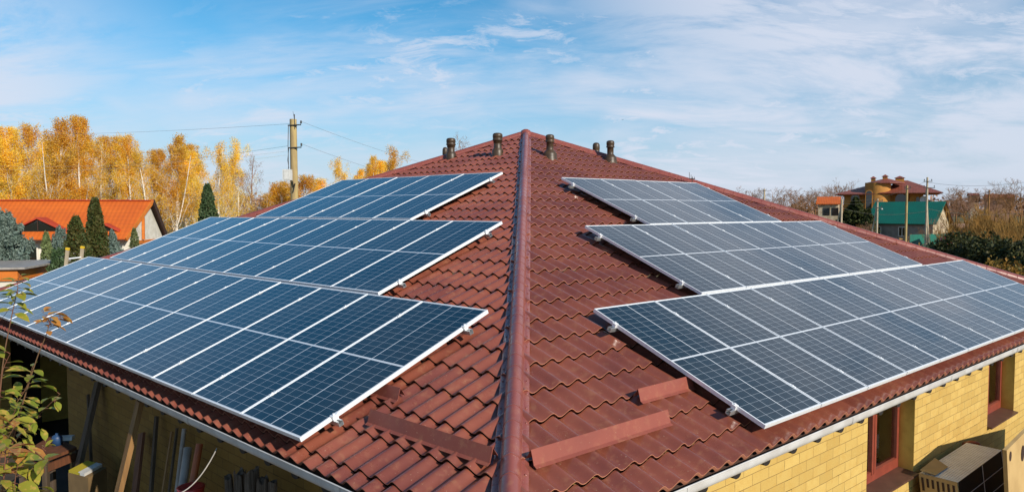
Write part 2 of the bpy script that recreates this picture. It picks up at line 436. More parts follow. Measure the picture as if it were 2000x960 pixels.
M_WIRE = mat('wire', (.22,.21,.20), .5)
M_ORROOF = None

# ------------------------------------------------------------------ the roof's own geometry
A = Vector((-.29027727, 15.3, 1.53250122))
EL = Vector((-.74042335, .6721408, 0)).normalized(); ER = Vector((.74122939, .67125181, 0)).normalized()
NL = Vector((-.24791397, -.27309947, .92949198)).normalized(); NR = Vector((.24341769, -.26879384, .93193224)).normalized()
SL = Vector((.62474948, .68821757, .36884232)).normalized(); SR = Vector((-.6255612, .69077557, .36263246)).normalized()
IL = Vector((SL.x, SL.y, 0)).normalized(); IR = Vector((SR.x, SR.y, 0)).normalized()     # inwards
EVL, EVR = 9.13, 9.28
VL = IL*math.cos(.3759) + Vector((0,0,math.sin(.3759))); VR = IR*math.cos(.3759) + Vector((0,0,math.sin(.3759)))
TL = Vector((-1.7247, 5.1283, -1.6325)); TR = Vector((1.7807, 5.6343, -1.6924))
HIPL, HIPR = -.8612, -.8268*1.0            # u = HIP * |v| is minus-side edge along the near hip
COURSE, WAVE = .318, .1825
B = Vector((-.17757054, 4.26, -1.68116456))
EZ = -1.83
def surfL(u, v, h=0.0): return A + EL*u + SL*v + NL*h
def surfR(u, v, h=0.0): return A + ER*u + SR*v + NR*h
hip_dir = (B - A).normalized()
FOOT = A + (B-A)*((EZ - A.z)/(B.z - A.z))
CNL = A + EL*6.75 - SL*EVL; CNR = A + ER*7.0 - SR*EVR
BACK = CNL + CNR - FOOT; 

house = empty('house', (A.x, A.y, GZ), 'single storey yellow brick house with brown metal tile hip roof in the foreground', 'house')
HINV = Matrix.Translation(-Vector((A.x, A.y, GZ)))
def hb(mb, name, m, parent=house):
    mb.v = [tuple(Vector(p) - Vector((A.x, A.y, GZ))) for p in mb.v]
    return mb.build(name, m, parent)

def tile_slope(mb, surf, nearu, faru, EV, v_first):
    """wave tile sheets: nearu/faru = u at v=-1 (edges are lines through the apex)"""
    seg = 16; du = WAVE/seg
    levels = []
    v = v_first
    while v > -EV + .02: levels.append(v); v -= COURSE
    tops = [-.05] + levels
    bots = levels + [-EV]
    def prof(u):
        t = (u/WAVE) % 1.0
        c = .5 + .5*math.cos(2*math.pi*t)
        return .045*(c - .04*math.sin(2*math.pi*t)**2)
    for vt, vb in zip(tops, bots):
        step = .025*(vt - vb)/COURSE
        rows = []
        for k, v_ in enumerate((vt, (vt+vb)/2, vb)):
            h0 = step*(vt - v_)/max(vt-vb, 1e-6)
            rows.append((v_, h0))
        lo = min(nearu*abs(vb), nearu*abs(vt)); hi = max(faru*abs(vb), faru*abs(vt))
        i0, i1 = math.floor(lo/du), math.ceil(hi/du)
        idx = range(i0, i1+1); base = len(mb.v); n = i1-i0+1
        for v_, h0 in rows:
            a, b_ = nearu*abs(v_), faru*abs(v_)
            for i in idx:
                u = min(max(i*du, a), b_)
                mb.v.append(tuple(surf(u, v_, prof(u)+h0)))
        for r_ in range(2):
            for j in range(n-1):
                um = (idx[0]+j+.5)*du
                vm = rows[r_+1][0]
                if um+du/2 < nearu*abs(vm) or um-du/2 > faru*abs(vm): continue
                a_ = base + r_*n + j
                f = (a_, a_+n, a_+n+1, a_+1)
                mb.f.append(f); mb.s.append(True); mb.m.append(0)
        # little vertical step at the lower edge
        b2 = len(mb.v); a, b_ = nearu*abs(vb), faru*abs(vb)
        last = vb <= -EV+.001
        for hh, dv in ((step, 0), (step-.005, -.001), (-.006, .004 if last else .024)):
            for i in idx:
                u = min(max(i*du, a), b_); mb.v.append(tuple(surf(u, vb + dv, prof(u)+hh)))
        for j in range(n-1):
            um = (idx[0]+j+.5)*du
            if um+du/2 < a or um-du/2 > b_: continue
            for q_ in (0, 1):
                mb.f.append((b2+q_*n+j, b2+(q_+1)*n+j, b2+(q_+1)*n+j+1, b2+q_*n+j+1)); mb.s.append(False); mb.m.append(1 if (last or q_ == 0) else 0)
rb = MB()
tile_slope(rb, surfL, -.8612, 6.75/EVL, EVL, -4.24+COURSE*12)
tile_slope(rb, surfR, -.8268, 7.0/EVR, EVR, -4.24+COURSE*12)
# the two slopes behind
rb.add([A, CNL, BACK, CNR], [(0,2,1),(0,3,2)], False, 0)
roof = hb(rb, 'roof', [M_ROOF, M_EDGE])

def hip_cap(name_par, p0, p1, slopeN1, slopeN2, up=.048, pitch=.19, r=.070):
    """half-round ridge cap pieces from p0 (low) to p1 (high)"""
    mb = MB(); d = (p1-p0); L_ = d.length; d.normalize()
    side = d.cross(Vector((0,0,1))).normalized(); upv = side.cross(d).normalized()
    # flange directions follow the slopes
    def fl(nrm, sgn):
        t = nrm.cross(d).normalized()
        if t.dot(side)*sgn < 0: t = -t
        return t
    fa, fb = fl(slopeN1, -1), fl(slopeN2, 1)
    prof = []
    n = 14
    base = .030
    ca = fa*(r*1.02); cb_ = fb*(r*1.02)
    def ring(s, scale, lift):
        o = p0 + d*s + upv*(up+lift)
        pts = [o + fa*(r+.046) - upv*.004, o + fa*(r+.044), o + fa*(r+.004)]
        for k in range(n+1):
            a = math.pi*k/n
            x = -math.cos(a)*r*scale; y = math.sin(a)*r*scale*.92
            flat = (fa*(-x) if x < 0 else fb*x)
            pts.append(o + flat + upv*(y))
        pts += [o + fb*(r+.004), o + fb*(r+.044), o + fb*(r+.046) - upv*.004]
        return pts
    s = 0.0; k = 0
    while s < L_ - .01:
        e = min(s+pitch, L_)
        for rows in ([ring(s, 1.0, 0), ring(s, 1.022, .001)], [ring(s, 1.022, .001), ring(s+.012, 1.022, .001), ring(s+.015, 1.0, 0)], [ring(s+.015, 1.0, 0), ring(e, 1.0, 0)]):
            m = len(rows[0]); vs = [p for r_ in rows for p in r_]; fs = []
            for i in range(len(rows)-1):
                for j in range(m-1):
                    a_ = i*m+j; fs.append((a_, a_+1, a_+1+m, a_+m))
            mb.add(vs, fs, True)
        if L_ > 5:
            for f_ in (fa, fb):                     # rivets on the flanges
                q_ = p0 + d*(s+.09) + upv*up + f_*(r+.025); mb.lathe([(.009,0),(.007,.006),(.001,.007)], q_, 6)
        # front lip of each piece
        s += pitch; k += 1
    # end cap disc
    r0 = ring(0, 1.035, .002); mb.add(r0, [tuple(range(len(r0)))], False)
    return hb(mb, 'hip_cap', M_CAP, name_par)
NBL = (BACK-A).cross(CNL-A).normalized(); NBL = NBL if NBL.z > 0 else -NBL
NBR = (BACK-A).cross(CNR-A).normalized(); NBR = NBR if NBR.z > 0 else -NBR
TOPC = A + Vector((0,0,.01))
hip_cap(roof, FOOT, TOPC, NL, NR)
hip_cap(roof, CNL, TOPC, NBL, NL, up=.048)
hip_cap(roof, CNR, TOPC, NR, NBR, up=.048)
hip_cap(roof, BACK, TOPC, NBR, NBL, up=.03, pitch=.6)
mb = MB(); mb.lathe([(.135,-.07),(.125,.03),(.09,.09),(.04,.115),(.001,.12)], A+Vector((0,0,.03)), 18); hb(mb, 'ridge_crown', M_CAP, roof)

def vent_pipe(p, h, bulb=True, rt=.073, lbl=None):
    mb = MB()
    k = h/.45
    pr = [(.135,-.08),(.135,-.03),(.118,.0),(.118,.05*k)] if bulb else [(.10,-.08),(.10,.0),(.097,.1*k)]
    pr += [(.112,.09*k),(.092,.125*k),(.062,.16*k),(.059,.17*k),(.059,.30*k)] if bulb else [(.085,.13*k),(.068,.16*k),(.066,.24*k),(.066,.25*k),(.074,.255*k),(.074,.30*k)]
    pr += [(rt+.006,.305*k),(rt+.006,.315*k),(rt,.318*k),(rt-.004,.36*k),(rt,.365*k),(rt,.40*k),(rt-.002,.425*k),(rt*.75,.445*k),(rt*.4,.452*k),(.001,.455*k)]
    pr = [(a_*1.12, b_) for a_, b_ in pr]
    mb.lathe(pr, p, 24)
    return hb(mb, 'vent_pipe', M_VENT, roof)
def hit_slope(x, y, side):
    return on_plane(x, y, A, NL if side == 'L' else NR)
pv = hit_slope(972, 306, 'L'); vent_pipe(pv+Vector((0,0,.01)), .44, False, .085)
pv = hit_slope(881, 312, 'L'); vent_pipe(pv+Vector((0,0,.01)), .43, False, .085)
pv = hit_slope(1074, 311, 'R'); vent_pipe(pv+Vector((0,0,.02)), .44)
pv = hit_slope(1192, 318, 'R'); vent_pipe(pv+Vector((0,0,.02)), .43)
def back_z(P):
    n = NBL if P.x < A.x else NBR
    return A.z - ((P.x-A.x)*n.x + (P.y-A.y)*n.y)/n.z
for (px, Y, ytop) in ((869.5, 16.0, 288), (1164.5, 15.9, 279)):
    P = at(px, ytop, Y); zb = back_z(P); vent_pipe(Vector((P.x, P.y, zb)), P.z-zb, True, .07 if px > 1000 else .055)

# small bracket antenna on the far hip
P = on_plane(1350, 352, A, NR); P = A + (CNR-A)*.33
mb = MB(); P = at(1352, 349, 14.6)
mb.tube([P-Vector((0,0,.12)), P+Vector((0,0,.02))], .008, 5); mb.tube([P+Vector((-.06,0,0)), P+Vector((.06,.02,0))], .01, 5)
for dx, h in ((-.055,.13),(-.02,.08),(.01,.05),(.05,.04)): mb.tube([P+Vector((dx,0,0)), P+Vector((dx-.005,0,h))], .005, 4)
hb(mb, 'antenna', M_DARK, roof)
# screws along the far right hip and lightning clips
# snow guards: angled sheet strips standing on the crests
def snow_guard(pa, pb, nrm, s_up):
    mb = MB(); e = (pb-pa).normalized()
    up = nrm; dn = -s_up
    sec = [dn*(-.055)+up*.050, dn*.0+up*.096, dn*.004+up*.093, dn*.058+up*.040, dn*.085+up*.040, dn*.085+up*.036, dn*.055+up*.036, dn*.0+up*.089, dn*(-.053)+up*.045]
    sec = [dn*(-.036)+up*0.058, dn*(-.014)+up*0.138, dn*.046+up*0.060, dn*.074+up*0.057, dn*.074+up*0.054, dn*.044+up*0.056, dn*(-.015)+up*0.130, dn*(-.032)+up*0.058]
    vs = [pa+q for q in sec] + [pb+q for q in sec]; n = len(sec)
    fs = [(i, (i+1) % n, (i+1) % n+n, i+n) for i in range(n)] + [tuple(range(n-1,-1,-1)), tuple(range(n, 2*n))]
    mb.add(vs, fs)
    return hb(mb, 'snow_guard', M_GUARD, roof)
def hs(x, y, side, h=.06):
    n = NL if side == 'L' else NR
    return on_plane(x, y, A+n*h, n) - n*h
def aligned(x0, y0, x1, side):               # a strip parallel to the eave through a pixel
    n, e = (NL, EL) if side == 'L' else (NR, ER)
    p = hs(x0, y0, side); q = None
    lo, hi = -6, 6
    for k in range(40):
        mid_ = (lo+hi)/2; P_ = p + e*mid_ + n*.06; X = P_.x; d_ = P_.dot(Vector((0,cp,-sp))); px = X/d_*FPX+CX
        if (px < x1) == (side == 'R'): lo = mid_
        else: hi = mid_
    return p, p + e*((lo+hi)/2)
for (x0,y0,x1,side) in ((966,895,727,'L'),(785,775,690,'L'),(1034,900,1301,'R'),(1243,777,1347,'R')):
    a_, b_ = aligned(x0, y0, x1, side); n_, s_ = (NL, SL) if side == 'L' else (NR, SR)
    snow_guard(a_, b_, n_, s_)

# gutters: half round troughs hung on the eave
def gutter(p0, p1, outd, name='gutter'):
    mb = MB(); d = (p1-p0).normalized(); r = .060; n = 14
    o = outd*.014 + Vector((0,0,.004))
    sq = lambda a: math.sin(a)**.6*1.45
    sec = []
    for k in range(n+1):
        a = math.pi*k/n
        sec.append(outd*(-math.cos(a)*r) + Vector((0,0,-sq(a)*r)))
    inner = [outd*(-math.cos(math.pi*k/n)*(r-.004)) + Vector((0,0,-sq(abs(math.pi*k/n))*(r-.004)+.001)) for k in range(n, -1, -1)]
    lip = []
    for k in range(7):
        a = math.pi*k/3.5; lip.append(outd*(r+.006 + .008*math.cos(a)) + Vector((0,0,.003+.008*math.sin(a))))
    allv = [p0+o+q for q in sec+inner] + [p1+o+q for q in sec+inner]; m = len(sec+inner)
    mb.add(allv, [(i, (i+1) % m, (i+1) % m+m, i+m) for i in range(n)], True)
    mb.add(allv, [(i, (i+1) % m, (i+1) % m+m, i+m) for i in range(n, m)], True, 1)
    mb.tube([p0+o+outd*(r-.001)+Vector((0,0,.0)), p1+o+outd*(r-.001)+Vector((0,0,.0))], .006, 8)
    g = hb(mb, name, [M_GUTTER, M_GUTIN])
    L_ = (p1-p0).length; s = .35
    for j in range(int(L_/2.4)):                         # joint sleeves
        q = p0 + d*(1.35+j*2.4) + o; js = MB()
        vv = []
        for t in (-.03, .03):
            for k in range(n+1):
                a = math.pi*k/n; vv.append(q + d*t + outd*(-math.cos(a)*(r+.003)) + Vector((0,0,-sq(a)*(r+.003))))
        js.add(vv, [(k, k+1, k+1+n+1, k+n+1) for k in range(n)], True); hb(js, 'joint_sleeve', M_GUTTER, g)
    while s < L_-.1:                                    # dark half-discs below
        q = p0 + d*s + o; bm_ = MB()
        pts = [q + outd*(-r-.02) + Vector((0,0,.0))]
        for k in range(9):
            a = math.pi*k/8; pts.append(q + outd*(-math.cos(a)*(r+.006)) + Vector((0,0,-math.sin(a)*(r*1.15+.007))))
        for a_, b_ in []: bm_.beam(a_, b_, .022, .004, side=d.cross((b_-a_)).normalized())
        # rounded dark lug under the inner side of the trough
        cdisc = q + outd*(-.030) + Vector((0,0,-.086))
        ring = [cdisc + d*(math.cos(t)*.050) + Vector((0,0,math.sin(t)*.034)) for t in [math.pi+math.pi*j/8 for j in range(9)]]
        ring2 = [p_ + outd*.05 for p_ in ring]; m_ = len(ring)
        bm_.add(ring+ring2, [tuple(range(m_)), tuple(range(2*m_-1, m_-1, -1))] + [(i, i+m_, i+1+m_, i+1) for i in range(m_-1)] + [(m_-1, 2*m_-1, m_, 0)])
        hb(bm_, 'gutter_lug', M_LUG, g)
        s += .405
    return g
GP = EZ + .012
fl_ = Vector((FOOT.x, FOOT.y, GP)) - IL*.0
gutter(Vector((FOOT.x,FOOT.y,GP))+EL*.15, Vector((CNL.x,CNL.y,GP)), -IL)
gutter(Vector((FOOT.x,FOOT.y,GP))+ER*.15, Vector((CNR.x,CNR.y,GP)), -IR)

# soffit and fascia boards
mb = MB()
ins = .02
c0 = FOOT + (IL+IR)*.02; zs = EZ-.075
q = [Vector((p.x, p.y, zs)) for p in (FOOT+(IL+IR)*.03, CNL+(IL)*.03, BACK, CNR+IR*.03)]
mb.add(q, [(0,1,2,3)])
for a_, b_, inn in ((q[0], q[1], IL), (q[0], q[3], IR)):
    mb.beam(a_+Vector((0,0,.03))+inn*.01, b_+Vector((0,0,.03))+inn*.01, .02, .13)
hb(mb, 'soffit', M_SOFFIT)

# walls ------------------------------------------------------------
def wall_frame(corner, e, outd):
    m = Matrix.Identity(4)
    x, y, z = (e, -outd, Vector((0,0,1)))
    if x.cross(y).z < 0: x = -e
    for i, c_ in enumerate((x, y, z)):
        for j in range(3): m[j][i] = c_[j]
    m.translation = corner; return m
HL = Matrix.Translation(Vector((A.x, A.y, GZ))).inverted()
WD = .35
cornerR = Vector((FOOT.x, FOOT.y, GZ)) + IR*WD + IL*WD
fr = wall_frame(Vector((A.x,A.y,0))+(-IR)*0, ER, -IR)
# right wall, local x = u from the apex, y = inwards, z from the ground
oR = A - SR*EVR + IR*WD; oR.z = GZ
mR = Matrix.Identity(4)
for i, c_ in enumerate((ER, IR, Vector((0,0,1)))):
    for j in range(3): mR[j][i] = c_[j]
mR.translation = oR
topz = zs - GZ
win = [(-2.52, -1.27), (1.33, 2.55)]
SILLZ = 1.16
u0 = -6.95; u1 = 6.4
mb = MB(); T = .30
xs = [u0]
for a_, b_ in win: xs += [a_, b_]
xs.append(u1)
for i in range(0, len(xs), 2): mb.boxmm((xs[i], 0, 0), (xs[i+1], T, topz))
for a_, b_ in win: mb.boxmm((a_, 0, 0), (b_, T, SILLZ)); mb.boxmm((a_, 0, topz-.04), (b_, T, topz))
wR = mb.build('wall', M_BRICK, house, matrix=HL @ mR)
# toothed brick pier
mb = MB()
k = 0
z = .02
while z < topz-.1:
    wd = .26 if k % 2 else .13
    mb.boxmm((3.36-wd*.0+ (0 if k%2 else .13), -.035, z), (3.75, .01, z+.092)); z += .1; k += 1
mb.build('brick_pier', M_BRICK, house, matrix=HL @ mR)
for a_, b_ in win:
    D = .17
    mb = MB()
    f = .062
    z0, z1 = SILLZ+.02, topz-.04
    mb.boxmm((a_, D, z0), (a_+f, D+.07, z1)); mb.boxmm((b_-f, D, z0), (b_, D+.07, z1))
    mb.boxmm((a_+f, D, z0), (b_-f, D+.07, z0+.085)); mb.boxmm((a_+f, D, z1-f), (b_-f, D+.07, z1))
    mid_ = a_ + (b_-a_)*.44
    mb.boxmm((mid_-.055, D-.012, z0+.085), (mid_-.006, D+.06, z1-f)); mb.boxmm((mid_+.006, D-.012, z0+.085), (mid_+.055, D+.06, z1-f))
    mb.boxmm((a_+f, D-.006, z0+.085), (b_-f, D+.05, z0+.12))
    wn = mb.build('window', M_FRAME, house, matrix=HL @ mR)
    def sub(mb_, nm, m_):
        o = mb_.build(nm, m_, wn); return o
    mb = MB(); mb.boxmm((a_+f, D+.03, z0+.12), (mid_-.055, D+.038, z1-f)); mb.boxmm((mid_+.055, D+.03, z0+.12), (b_-f, D+.038, z1-f)); sub(mb, 'pane', M_CLEAR)
    mb = MB(); c_ = [(a_+.001, -.06, SILLZ+.004),(b_-.001, -.06, SILLZ+.004),(b_-.001, D-.001, SILLZ+.026),(a_+.001, D-.001, SILLZ+.026)]
    lo = [(x, y, z-(.022 if y < 0 else .024)) for x, y, z in c_]
    mb.add(c_+lo, [(0,1,2,3),(7,6,5,4),(0,4,5,1),(1,5,6,2),(2,6,7,3),(3,7,4,0)]); sub(mb, 'sill', M_SILL)
    mb = MB(); [mb.boxmm((mid_+.10+.06*k_, D+.10+.012*(k_ % 2), z0+.1), (mid_+.155+.06*k_, D+.11+.012*(k_ % 2), z1)) for k_ in range(7)]; sub(mb, 'curtain', M_CURTAIN)
    mb = MB(); mb.boxmm((b_-.003, .002, SILLZ+.02), (b_-.0005, D-.002, topz-.041)); sub(mb, 'reveal', M_PLASTER)
    mb = MB(); mb.boxmm((a_+.0005, .002, SILLZ+.02), (a_+.003, D-.002, topz-.041)); sub(mb, 'reveal', M_PLASTER)

# left wall, set back under the eave, with a deep open bay at its far end and a pier at the eave line
mL = Matrix.Identity(4)
for i, c_ in enumerate((-EL, IL, Vector((0,0,1)))):
    for j in range(3): mL[j][i] = c_[j]
DL = .55
oL = A - SL*EVL + IL*DL; oL.z = GZ; mL.translation = oL
mb = MB()                                       # local x = -u
mb.boxmm((-1.9, 0, 0), (7.3, T, topz))
mb.boxmm((-6.1, -.60, 0), (-4.26, -.2, topz))
M_WALLL = M_BRICKSHADE
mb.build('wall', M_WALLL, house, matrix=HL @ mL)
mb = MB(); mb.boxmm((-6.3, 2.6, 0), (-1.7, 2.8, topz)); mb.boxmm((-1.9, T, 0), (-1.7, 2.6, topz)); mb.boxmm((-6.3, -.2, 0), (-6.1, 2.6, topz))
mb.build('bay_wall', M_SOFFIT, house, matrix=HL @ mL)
# back walls
mb = MB()
b0 = CNL - ER*0 + ER*.3 + EL*-.4; 
mb.beam(Vector((BACK.x,BACK.y,(GZ+zs)/2))-ER*.4, Vector((CNL.x,CNL.y,(GZ+zs)/2))+ER*.6-EL*.4, .3, zs-GZ)
mb.beam(Vector((BACK.x,BACK.y,(GZ+zs)/2))-EL*.4-ER*.3, Vector((CNR.x,CNR.y,(GZ+zs)/2))+EL*.6-ER*.9, .3, zs-GZ)
hb(mb, 'wall', M_PLASTER)

# ------------------------------------------------------------------ solar panels
LN = 2.0; PW = W-.010
def make_panel():
    root = empty('solar_panel', (0,0,0), 'x', 'solar panel')
    mb = MB(); h = .035; f = FR
    mb.boxmm((0,0,-h), (f+.006, LN, 0)); mb.boxmm((PW-f-.006,0,-h), (PW, LN, 0))
    mb.boxmm((f+.006,0,-h), (PW-f-.006, f+.006, 0)); mb.boxmm((f+.006,LN-f-.006,-h), (PW-f-.006, LN, 0))
    mb.build('frame', M_ALU, root)
    mb = MB(); mb.boxmm((f+.004, f+.004, -.012), (PW-f-.004, LN-f-.004, -.0025)); mb.build('cell_sheet', M_CELL, root)
    for y in (.30, 1.70):
        mb = MB(); mb.boxmm((PW-.009, y-.03, .0), (PW+.019, y+.03, .004)); mb.boxmm((PW+.001, y-.025, -.06), (PW+.009, y+.025, .0)); mb.tube([(PW+.005, y, .003), (PW+.005, y, .011)], .007, 6)
        mb.build('clamp', M_ALU, root)
    return root
proto = make_panel()
offL = [(0,0,12),(1.728,2.0437,9),(3.6312,4.091,5)]; offR = [(0,0,11),(1.8117,2.0305,7),(3.1807,4.0501,4)]
ordn = ['first','second','third','fourth','fifth','sixth','seventh','eighth','ninth','tenth','eleventh','twelfth']
rown = ['lowest','middle','top']
first = True
for side, offs, T0, e, v in (('left', offL, TL, EL, VL), ('right', offR, TR, ER, VR)):
    x = -e if side == 'left' else e
    KS = 1.0 if side == 'left' else .970
    T0 = T0*KS; Wk = W*KS
    n_ = x.cross(v).normalized()
    for ri, (uo, vo, cnt) in enumerate(offs):
        for i in range(cnt):
            o = proto if first else copy_tree(proto)
            first = False
            u = uo*KS + (i*Wk if side == 'right' else (i+1)*Wk - .010)
            p = T0 + e*u + v*(vo*KS+.006)
            m = Matrix.Identity(4)
            for a_, c_ in enumerate((x, v, n_)):
                for j in range(3): m[j][a_] = c_[j]*1.0
            m.translation = p + n_*rnd.uniform(-.0015,.0015)
            jit = Matrix.Rotation(rnd.uniform(-.0012,.0012), 4, 'X') @ Matrix.Rotation(rnd.uniform(-.0015,.0015), 4, 'Y')
            o.matrix_world = m @ jit @ Matrix.Scale(KS, 4)
            look = 'blue glass solar panel' if side == 'left' else 'grey blue solar panel'
            if i == 0: where = 'beside the hip in the %s row on the %s slope' % (rown[ri], side)
            elif i == cnt-1: where = 'at the outer end of the %s row on the %s slope' % (rown[ri], side)
            else: where = '%s from the hip in the %s row on the %s slope' % (ordn[i], rown[ri], side)
            tag(o, look + ' ' + where, 'solar panel', 'solar panels in the %s row on the %s slope' % (rown[ri], side))
        # two mounting rails per row
        for ry, nm in ((.30,'lower'), (1.70,'upper')):
            a_ = T0 + e*(uo*KS-.075) + v*((vo+ry)*KS) - n_*.056; b_ = T0 + e*(uo*KS+cnt*Wk+.05) + v*((vo+ry)*KS) - n_*.056
            rr = empty('mounting_rail', a_, '%s aluminium mounting rail under the %s solar panel row on the %s slope' % (nm, rown[ri], side), 'mounting rail', 'rails under the solar panels')
            mb = MB(); z0 = Vector((0,0,0)); L_ = b_-a_
            for off_, ww, tt in ((-n_*.018, .040, .004), (n_*.018+v*.014, .012, .004), (n_*.018-v*.014, .012, .004), (v*.019, .004, .036), (-v*.019, .004, .036)):
                mb.beam(z0+off_, L_+off_, ww, tt, side=n_)
            mb.build('rail', M_ALUR, rr)
            mb = MB(); mb.box((0,0,0), (.001,.001,.001))
            mb = MB(); q_ = e*.066
            mb.beam(q_+n_*.016, q_+n_*.061, .028, .040, side=v); mb.beam(q_+n_*.058-v*.02, q_+n_*.058+v*.02, .045, .005, side=n_)
            mb.tube([q_-e*.004+n_*.05, q_-e*.004+n_*.072], .009, 6)
            mb.build('end_clamp', M_ALU, rr)
            k = .45
            while k < L_.length-.1:
                mb = MB(); q_ = e*k; dn = .11
                mb.beam(q_-v*.03+n_*.01, q_-v*.03-n_*dn, .035, .006, side=v); mb.beam(q_-v*.085-n_*dn, q_-v*.03-n_*dn, .035, .006, side=n_)
                mb.tube([q_-v*.06-n_*(dn+.01), q_-v*.06-n_*(dn-.018)], .008, 6)
                mb.build('rail_foot', M_ALUR, rr); k += 1.1

# ------------------------------------------------------------------ ground
def ground_mat():
    m = mat('ground_earth', (.12,.10,.05), .95, .1); n = NT(m); p = n.geo()
    f = n.noise(p, .035, 5, .6); g = n.noise(p, .6, 6, .65)
    c = n.mix(n.rng(f,.4,.6), (.085,.085,.030), (.17,.115,.055)); c = n.mix(n.rng(g,.45,.65), c, (.11,.10,.045)); n.col(c); n.bump(g,.5,.1); return m
mb = MB(); S_ = 4000
mb.add([(-S_,-200,GZ),(S_,-200,GZ),(S_,S_,GZ),(-S_,S_,GZ)], [(0,1,2,3)])
tag(mb.build('ground', ground_mat()), 'flat brownish grass and earth ground around the houses', None, kind='structure')
mb = MB()
q = [Vector((p.x, p.y, GZ+.06)) for p in (FOOT-(IL+IR)*.6, CNL-IL*.7, CNL+IL*3, CNR+IR*3, CNR-IR*.7)]
mb.add(q+[p-Vector((0,0,.1)) for p in q], [(4,3,2,1,0)]+[(i,(i+1)%5,(i+1)%5+5,i+5) for i in range(5)])
tag(mb.build('pavement', noisy('paving', (.075,.062,.05), (.05,.042,.035), 2, .9, .2, .3)), kind='structure')

# ------------------------------------------------------------------ trees
def grow(p0, d0, L_, r0, depth, seed_, spread=.5, upb=.25, nkids=(3,5), seg=5, out=None, taper=.25, wig=.12, shrink=(.45,.7), start=.3):
    """recursive branches; out = list of (points, radii, depth)"""
    r_ = seed_
    pts = [Vector(p0)]; d = Vector(d0).normalized(); rads = [r0]
    for i in range(seg):
        d = (d + Vector((r_.gauss(0,wig), r_.gauss(0,wig), r_.gauss(0,wig)+upb*.25))).normalized()
        pts.append(pts[-1] + d*(L_/seg)); rads.append(r0*(1-(1-taper)*(i+1)/seg))
    out.append((pts, rads, depth))
    if depth > 0:
        for k in range(r_.randint(*nkids)):
            t = r_.uniform(start, .97); f = t*seg; i = min(int(f), seg-1); p = pts[i].lerp(pts[i+1], f-i)
            ax = (pts[i+1]-pts[i]).normalized()
            rv = Vector((r_.gauss(0,1), r_.gauss(0,1), r_.gauss(0,1))); side = (rv - ax*rv.dot(ax)).normalized()
            nd = (ax*(1-spread) + side*spread + Vector((0,0,upb))).normalized()
            grow(p, nd, L_*r_.uniform(*shrink)*(1.15-.5*t), r0*(1-(1-taper)*t)*.55, depth-1, r_, spread, upb, nkids, max(3,seg-1), out, taper, wig, shrink, start)
    return out
def branches_mesh(br, base_seg=7, minr=.0):
    mb = MB()
    for pts, rads, dep in br:
        mb.tube(pts, [max(r_, minr) for r_ in rads], base_seg if dep >= 2 else 3, cap=False)
    return mb

def birch_proto(seed, H, dense, barky):
    r_ = random.Random(seed); root = empty('birch_tree', (0,0,0), 'x', 'birch tree')
    trunk = []; lean = Vector((r_.uniform(-.06,.06), r_.uniform(-.06,.06), 1))
    br = []
    pts = [Vector((0,0,0))]; rads = []
    n = 12; d = lean.normalized()
    for i in range(n):
        d = (d+Vector((r_.gauss(0,.03), r_.gauss(0,.03), .02))).normalized(); pts.append(pts[-1]+d*H*.96/n)
    rads = [.15*(1-i/(n+.5))**.8+.012 for i in range(n+1)]
    tb = MB(); tb.tube(pts, rads, 8)
    if r_.random() < .5:
        p = pts[3]; dd = Vector((r_.choice((-1,1))*.3, r_.uniform(-.2,.2), 1)).normalized(); q = [p]
        for i in range(7): dd = (dd+Vector((r_.gauss(0,.03),0,.06))).normalized(); q.append(q[-1]+dd*H*.085)
        tb.tube(q, [.085*(1-i/8)+.01 for i in range(8)], 6)
    sub_ = []
    for k in range(34):
        t = .10 + .88*(k+r_.random())/34; f = t*n; i = min(int(f), n-1); p = pts[i].lerp(pts[i+1], f-i)
        a = r_.uniform(0, 2*math.pi); L_ = H*(.25*(1-t)+.075)*r_.uniform(.6,1.45)
        grow(p, Vector((math.cos(a)*.55, math.sin(a)*.55, 1.05)), L_, .05*(1-t)+.014, 2, r_, .45, .18, (3,5), 5, sub_, .2, .13, (.4,.6), .2)
    for pts_, rads_, dep in sub_: tb.tube(pts_, [max(x, .008) for x in rads_], 4 if dep == 2 else 3, cap=False)
    tb.build('trunk', barky, root)
    P = []
    for pts_, rads_, dep in sub_:
        if dep > 1: continue
        for k in range(max(1, int(dense*(1 if dep == 1 else 1.6)))):
            f = r_.random()*(len(pts_)-1); i = int(f); p = pts_[i].lerp(pts_[i+1], f-i)
            dr = r_.random()**1.3*H*.075
            P.append((p.x+r_.gauss(0,.2), p.y+r_.gauss(0,.2), p.z-dr+r_.gauss(0,.14)))
    P = np.array(P); V, F = leaf_cards(P, rs.uniform(.08,.17,len(P)), asp=.7, droop=.4)
    return root, (V, F)
def tree_things(name, label, cat, group, root_src, loc, s, rz, lab=None):
    o = copy_tree(root_src); o.name = name; o.location = loc; o.scale = s if hasattr(s, '__len__') else (s,)*3; o.rotation_euler = (0,0,rz)
    return tag(o, label, cat, group)
protos = []
for seed, dense, lm, bark in ((3, 30, M_YEL, M_BIRCH), (5, 20, M_YEL, M_BIRCH), (9, 20, M_ORG, M_BIRCH), (12, 9, M_YEL, M_BIRCH), (21, 1.2, M_OLV, M_TWIGP)):
    rt, (V, F) = birch_proto(seed, 16.0, dense, bark)
    if dense > 0: np_mesh('crown', V, F, lm, rt)
    protos.append(rt)
used = set()
